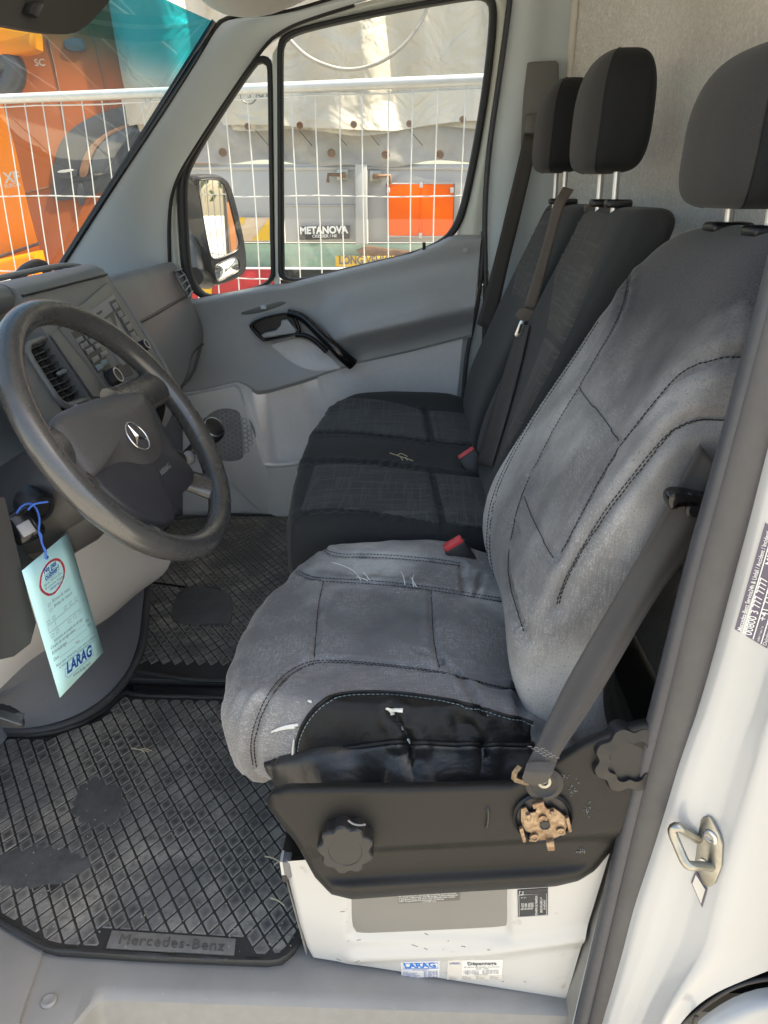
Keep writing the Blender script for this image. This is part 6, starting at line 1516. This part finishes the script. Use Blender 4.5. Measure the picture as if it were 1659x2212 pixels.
for a, b in ((842, 806), (994, 812)):
    l = prism('latch', [T(a-27, b-26), T(a+26, b-26), T(a+26, b+25), T(a-27, b+25)], (0, -.02, 0), 'zinc', tl_, .004)
    sgn = -1 if a < 900 else 1
    tube('latch_rod', [tuple(T(a+sgn*10, b, TY-.03)), tuple(T(a+sgn*66, b-2, TY-.03)), tuple(T(a+sgn*68, b+35, TY-.03))], .010, 'rust', l, 8)
    rbox('latch_eye', T(a, b, TY-.025), (.035, .02, .03), 'rust', l, .004)
for a, b in ((405, 583), (645, 577), (893, 573), (1150, 570), (1395, 550), (1640, 545), (160, 590)):
    lathe('eyelet', [(.019, 0), (.019, .006), (.014, .008), (.012, .002), (.003, .002)], T(a, b, TY-.12), (0, -1, 0), 'rust', tl_, 18)
for a, b in ((290, 702), (790, 705), (1040, 712), (1290, 712), (1540, 712)):
    e = lathe('strap_eye', [(.024, 0), (.024, .008), (.018, .011), (.015, .003), (.003, .003)], T(a, b, TY-.02), (0, -1, 0), 'rust', tl_, 18)
for a in (640, 800, 950, 1150, 440): tube('strap', [tuple(T(a, 600, TY-.03)), tuple(T(a+60, 670, TY-.01))], .006, 'truck_black', tl_, 5, flat=.4)
hp = prism('hazard_plate', [T(1043, 846), T(1357, 845), T(1350, 1090), T(1052, 1090)], (0, -.012, 0), 'plate_orange', tl_, .006)
for l in ([(1043, 846), (1357, 845), (1350, 1090), (1052, 1090)],): tube('plate_rim', [tuple(T(a, b, TY-.012)) for a, b in l], .006, 'board', hp, 6, closed=True)
tube('plate_fold', [tuple(T(1203, 846, TY-.014)), tuple(T(1200, 1090, TY-.014))], .005, 'plate_orange', hp, 6)
for a, b in ((1052, 875), (1345, 876), (1203, 852), (1200, 1085)): rbox('plate_clip', T(a, b, TY-.018), (.02, .012, .03), 'galv', hp, .003)
mp2 = prism('maker_plate', [T(637, 1042), T(875, 1038), T(875, 1100), T(638, 1106)], (0, -.008, 0), 'truck_black', tl_, .003)
Q = [T(637, 1042, TY-.009), T(875, 1038, TY-.009), T(875, 1100, TY-.009), T(638, 1106, TY-.009)]
qtext('lettering', 'METANOVA', Q, .03, .56, .97, 'letter_white', mp2, 1.05, .045, .002); qtext('lettering', 'CRESSIER / NE', Q, .27, .86, .75, 'letter_white', mp2, 1.0, .01, .002)
Q = [T(385, 425, TY-.13), T(620, 415, TY-.13), T(622, 455, TY-.13), T(388, 460, TY-.13)]
o = qtext('tarpaulin_lettering', 'GTO', Q, .26, .72, .66, 'sticker_grey', tl_, 1.6, .02, .002)
ring_c = T(408, 436, TY-.132); tube('logo_ring', [tuple(ring_c+Vector((.045*math.cos(t), 0, .045*math.sin(t)))) for t in np.linspace(0, 2*np.pi, 24, endpoint=False)], .005, 'sticker_grey', tl_, 6, closed=True); qtext('tarpaulin_lettering', 'G', Q, .055, .72, .14, 'sticker_grey', tl_, 1, .02, .002)
# chassis: green beam, bumper, chevron
x0 = T(-900, 1200).x; x1 = xR
prism('chassis_beam', [(x0, TY+.08, zb3-.005), (x1, TY+.08, zb3-.005), (x1, TY+.08, T(0, 1232).z), (x0, TY+.08, T(0, 1232).z)], (0, -.05, 0), 'green', tl_, .006)
prism('lower_rail', [(x0, TY+.3, T(0, 1238, TY+.3).z), (x1, TY+.3, T(0, 1238, TY+.3).z), (x1, TY+.3, -.1), (x0, TY+.3, -.1)], (0, -.05, 0), 'truck_black', tl_, .006)
prism('red_side_guard', [T(150, 1240), T(530, 1240), T(530, 1390), T(150, 1390)], (0, -.03, 0), 'redp', tl_, .01)
prism('orange_marker', [T(196, 1325), T(245, 1322), T(245, 1352), T(196, 1354)], (0, -.045, 0), 'yellow', tl_, .005)
prism('reflector_board', [T(355, 1002), T(505, 1002), T(505, 1110), T(365, 1110)], (0, -.006, 0), 'cream_refl', tl_, .002)
for l in ([(358, 1002), (398, 1002), (378, 1040)], [(505, 1005), (505, 1108), (425, 1108)]): prism('yellow_stripe', [T(a, b, TY-.008) for a, b in l], (0, -.003, 0), 'yellow', tl_, 0)
lv = prism('long_vehicle_plate', [T(810, 1178), T(1110, 1178), T(1110, 1226), T(812, 1226)], (0, -.035, 0), 'yellow', tl_, .003)
Q = [T(810, 1178, TY-.037), T(1110, 1178, TY-.037), T(1110, 1226, TY-.037), T(812, 1226, TY-.037)]
qtext('lettering', 'LONG VEHICLE', Q, .04, .80, .97, 'sticker_grey', lv, 1.25, .03, .002)
prism('tension_lever', [T(905, 1150), T(960, 1130), T(1060, 1145), T(1170, 1155), T(1165, 1172), T(1060, 1178), T(930, 1175)], (0, -.03, 0), 'rust', tl_, .006)
for x in (-.9, 2.2, 3.6, 5.0): lathe('wheel', [(.45, 0), (.48, .05), (.48, .25), (.40, .28), (.25, .26), (.1, .22)], (x, TY+.4, -.12), (0, -1, 0), 'rubber', tl_, 32)
hose = smooth_pts([tuple(T(a, b, TY-.22)) for a, b in ((560, 130), (600, 190), (690, 275), (850, 330), (1000, 300), (1120, 220), (1200, 110), (1245, 10), (1270, -120))], 60)
tube('hanging_cord', hose, .010, 'tarp_dirty', tl_, 8)

# ---------------- orange truck
TK = 3.95
tr_ = thing('orange_truck', P(60, 500, y=TK+1)+Vector((0, 0, -1.6)), 'orange truck cab with grey side window parked behind the fence', 'truck')
c0_ = smooth_pts([tuple(P(a, b, y=TK)) for a, b in ((-34, 70), (-12, 160), (11, 245), (37, 332), (53, 416), (82, 526), (104, 599), (150, 760))], 30, it=1)
c1_ = smooth_pts([tuple(P(a, b, y=TK+.22)) for a, b in ((250, -60), (268, 40), (285, 115), (298, 197), (306, 270), (311, 340), (316, 420), (330, 760))], 30, it=1)
c2_ = c0_+np.array([-1.6, .5, 0])
side = gridmesh('cab_side', [[tuple(p*(1-f)+q*f+np.array([0, -.03*math.sin(math.pi*f), 0])) for p, q in zip(c0_, c1_)] for f in np.linspace(0, 1, 12)], 'orange_shaded', tr_)
gridmesh('cab_front', [[tuple(p*(1-f)+q*f+np.array([0, -.05*math.sin(math.pi*f)-.012*sst(0, .05, f), 0])) for p, q in zip(c0_, c2_)] for f in np.linspace(0, 1, 12)], 'orange', tr_)
gridmesh('cab_rear', [[tuple(p) for p in c1_], [tuple(p+np.array([-.1, 2.3, 0])) for p in c1_]], 'orange_shaded', tr_)
tpz = 2.0
mesh('cab_roof', [tuple(c2_[0]), tuple(c0_[0]), tuple(c1_[0]), tuple(c1_[0]+np.array([-.1, 2.3, 0])), tuple(c2_[0]+np.array([0, 2.3, 0]))], [(0, 1, 2, 3, 4)], 'orange', tr_, False)
SB_ = bvh_of(side)
def k5(a, b): return (a*.2813, b*.2813)
def onside(l, off=.004): return [hit(*k5(*q), SB_, off) for q in l]
def sidepanel(name, l, m, d=.012, par=tr_, n=50, it=2):
    p = [q for q in (hit(a, b, SB_, .002) for a, b in smooth_pts([k5(*q) for q in l], n, True, it)) if q is not None]
    return prism(name, p, (0.004, -d, 0), m, par, .003)
sidepanel('side_window', [(395, 1560), (402, 1400), (415, 1240), (470, 1070), (590, 955), (760, 870), (1000, 800), (1070, 800), (1095, 1000), (1100, 1300), (830, 1470), (620, 1515)], 'truck_black')
sidepanel('window_glass', [(690, 1370), (700, 1250), (770, 1100), (900, 1000), (1080, 940), (1090, 1180), (960, 1300)], 'truck_glass', .016)
sidepanel('window_trim', [(600, 1370), (640, 1200), (720, 1090), (850, 1000), (1040, 935), (1045, 950), (860, 1030), (760, 1110), (690, 1230), (680, 1360)], 'rust', .020)
sidepanel('door_handle', [(450, 1310), (580, 1292), (600, 1320), (592, 1370), (460, 1375), (452, 1340)], 'truck_black', .03)
sidepanel('door_handle', [(455, 1312), (575, 1296), (578, 1318), (458, 1334)], 'board', .036)
sidepanel('step_panel', [(590, 1420), (640, 1400), (660, 1560), (610, 1590)], 'truck_black', .02)
for l in ([(365, 290), (400, 420), (440, 600), (470, 780), (500, 960)], [(690, 200), (760, 450), (810, 680), (850, 860)], [(190, 1480), (300, 1455), (400, 1430)], [(60, 1510), (120, 1490), (190, 1478)]):
    p = [q for q in (hit(*k5(*a), SB_, .002) for a in smooth_pts(l, 20)) if q]
    if len(p) > 3: tube('panel_seam', p, .004, 'rust', tr_, 6)
sidepanel('bunk_window', [(490, 300), (640, 290), (665, 380), (640, 398), (520, 390), (490, 350)], 'truck_glass', .012); 
qa = [hit(*k5(a, b), SB_, .01) for a, b in ((270, 470), (350, 470), (352, 510), (272, 512))]
if all(qa): qtext('lettering', 'SC', qa, .0, .95, 1., 'silver_letters', tr_, 1, .02, .004)
qa = [P(*k5(a, b), y=TK-.06) for a, b in ((36, 1330), (158, 1318), (162, 1392), (44, 1404))]; qtext('lettering', 'XF', qa, 0, 1, .98, 'silver_letters', tr_, 1.0, .03, .004)
qa = [P(*k5(a, b), y=TK-.06) for a, b in ((36, 1410), (160, 1392), (164, 1425), (40, 1445))]; qtext('lettering', 'EURO 6', qa, 0, 1, 1.0, 'silver_letters', tr_, 1.0, .02, .004)
prism('roof_visor', [P(*k5(*q), y=TK-.08) for q in [(-200, 180), (0, 195), (300, 245), (325, 270), (332, 395), (310, 415), (45, 465), (-200, 460)]], (0, -.10, 0), 'orange', tr_, .03, 3)
tube('mirror_bracket', smooth_pts([tuple(P(*k5(*q), y=TK-.12)) for q in [(-120, 480), (20, 470), (100, 480), (118, 560), (95, 640), (30, 690), (-120, 720)]], 30), .06, 'truck_black', tr_, 10)
tube('front_panel_seam', [tuple(P(*k5(*q), y=TK-.045)) for q in [(-100, 1990), (0, 1970), (140, 1925), (300, 1870)]], .010, 'truck_black', tr_, 6)
prism('bumper', [P(*k5(*q), y=TK-.03) for q in [(-300, 2020), (20, 1990), (150, 1960), (330, 1920), (390, 2200), (420, 2500), (-300, 2500)]], (0, -.10, 0), 'orange', tr_, .03, 3)
prism('headlamp', [P(*k5(*q), y=TK-.16) for q in [(-100, 2140), (100, 2125), (140, 2160), (150, 2260), (-100, 2290)]], (0, -.05, 0), 'board', tr_, .02, 3)
tube('tarpaulin_strap', [tuple(P(*k5(a, b), y=TK+.35)) for a, b in ((915, -60), (935, 60), (1000, 400), (1012, 480))], .016, 'galv', tl_, 6)

# ---------------- things further back, seen in the wing mirror
wb = thing('white_box_body', (11.5, 2.2, -.6), 'white box body standing at the end of the yard, seen in the wing mirror', 'container')
rbox('box', (11.5, 2.0, .75), (2.4, 2.2, 2.3), 'paper', wb, .03); rbox('chassis', (11.5, 2.0, -.45), (2.2, 2.0, .22), 'truck_black', wb, .02)
ob2 = thing('orange_container', (9.0, 3.9, -.6), 'orange steel skip beside the trailer, seen in the wing mirror', 'skip')
prism('skip_body', [(8.6, 3.5, -.5), (8.8, 3.5, .9), (9.9, 3.5, .9), (9.6, 3.5, -.5)], (0, .5, 0), 'orange', ob2, .02)
def tree(x, y, h, label):
    t = thing('tree', (x, y, -.6), label, 'tree', 'trees at the end of the yard')
    tube('trunk', [(x, y, -.6), (x+.05, y, h*.3), (x, y+.05, h*.7)], np.array([.16, .12, .05]), 'bark', t, 8)
    V = []; F = []
    for k in range(2600):
        u = rng.normal(size=3); u /= np.linalg.norm(u); rr = rng.random()**.45; c = np.array([x, y, h*.62])+u*rr*np.array([1.2, 1.2, h*.36])*(1+.25*math.sin(u[0]*7+u[2]*5))
        a = rng.normal(size=3)*.09; b = rng.normal(size=3)*.09; n = len(V); V += [tuple(c), tuple(c+a), tuple(c+a+b), tuple(c+b)]; F.append((n, n+1, n+2, n+3))
    mesh('crown', V, F, 'leaf', t, False)
tree(17, 4.6, 5.0, 'leafy green tree beyond the white box body in the mirror'); tree(19, 7.0, 6.0, 'tall green tree behind the trailer in the mirror')

for o in bpy.data.objects:
    if '_w' in o: del o['_w']
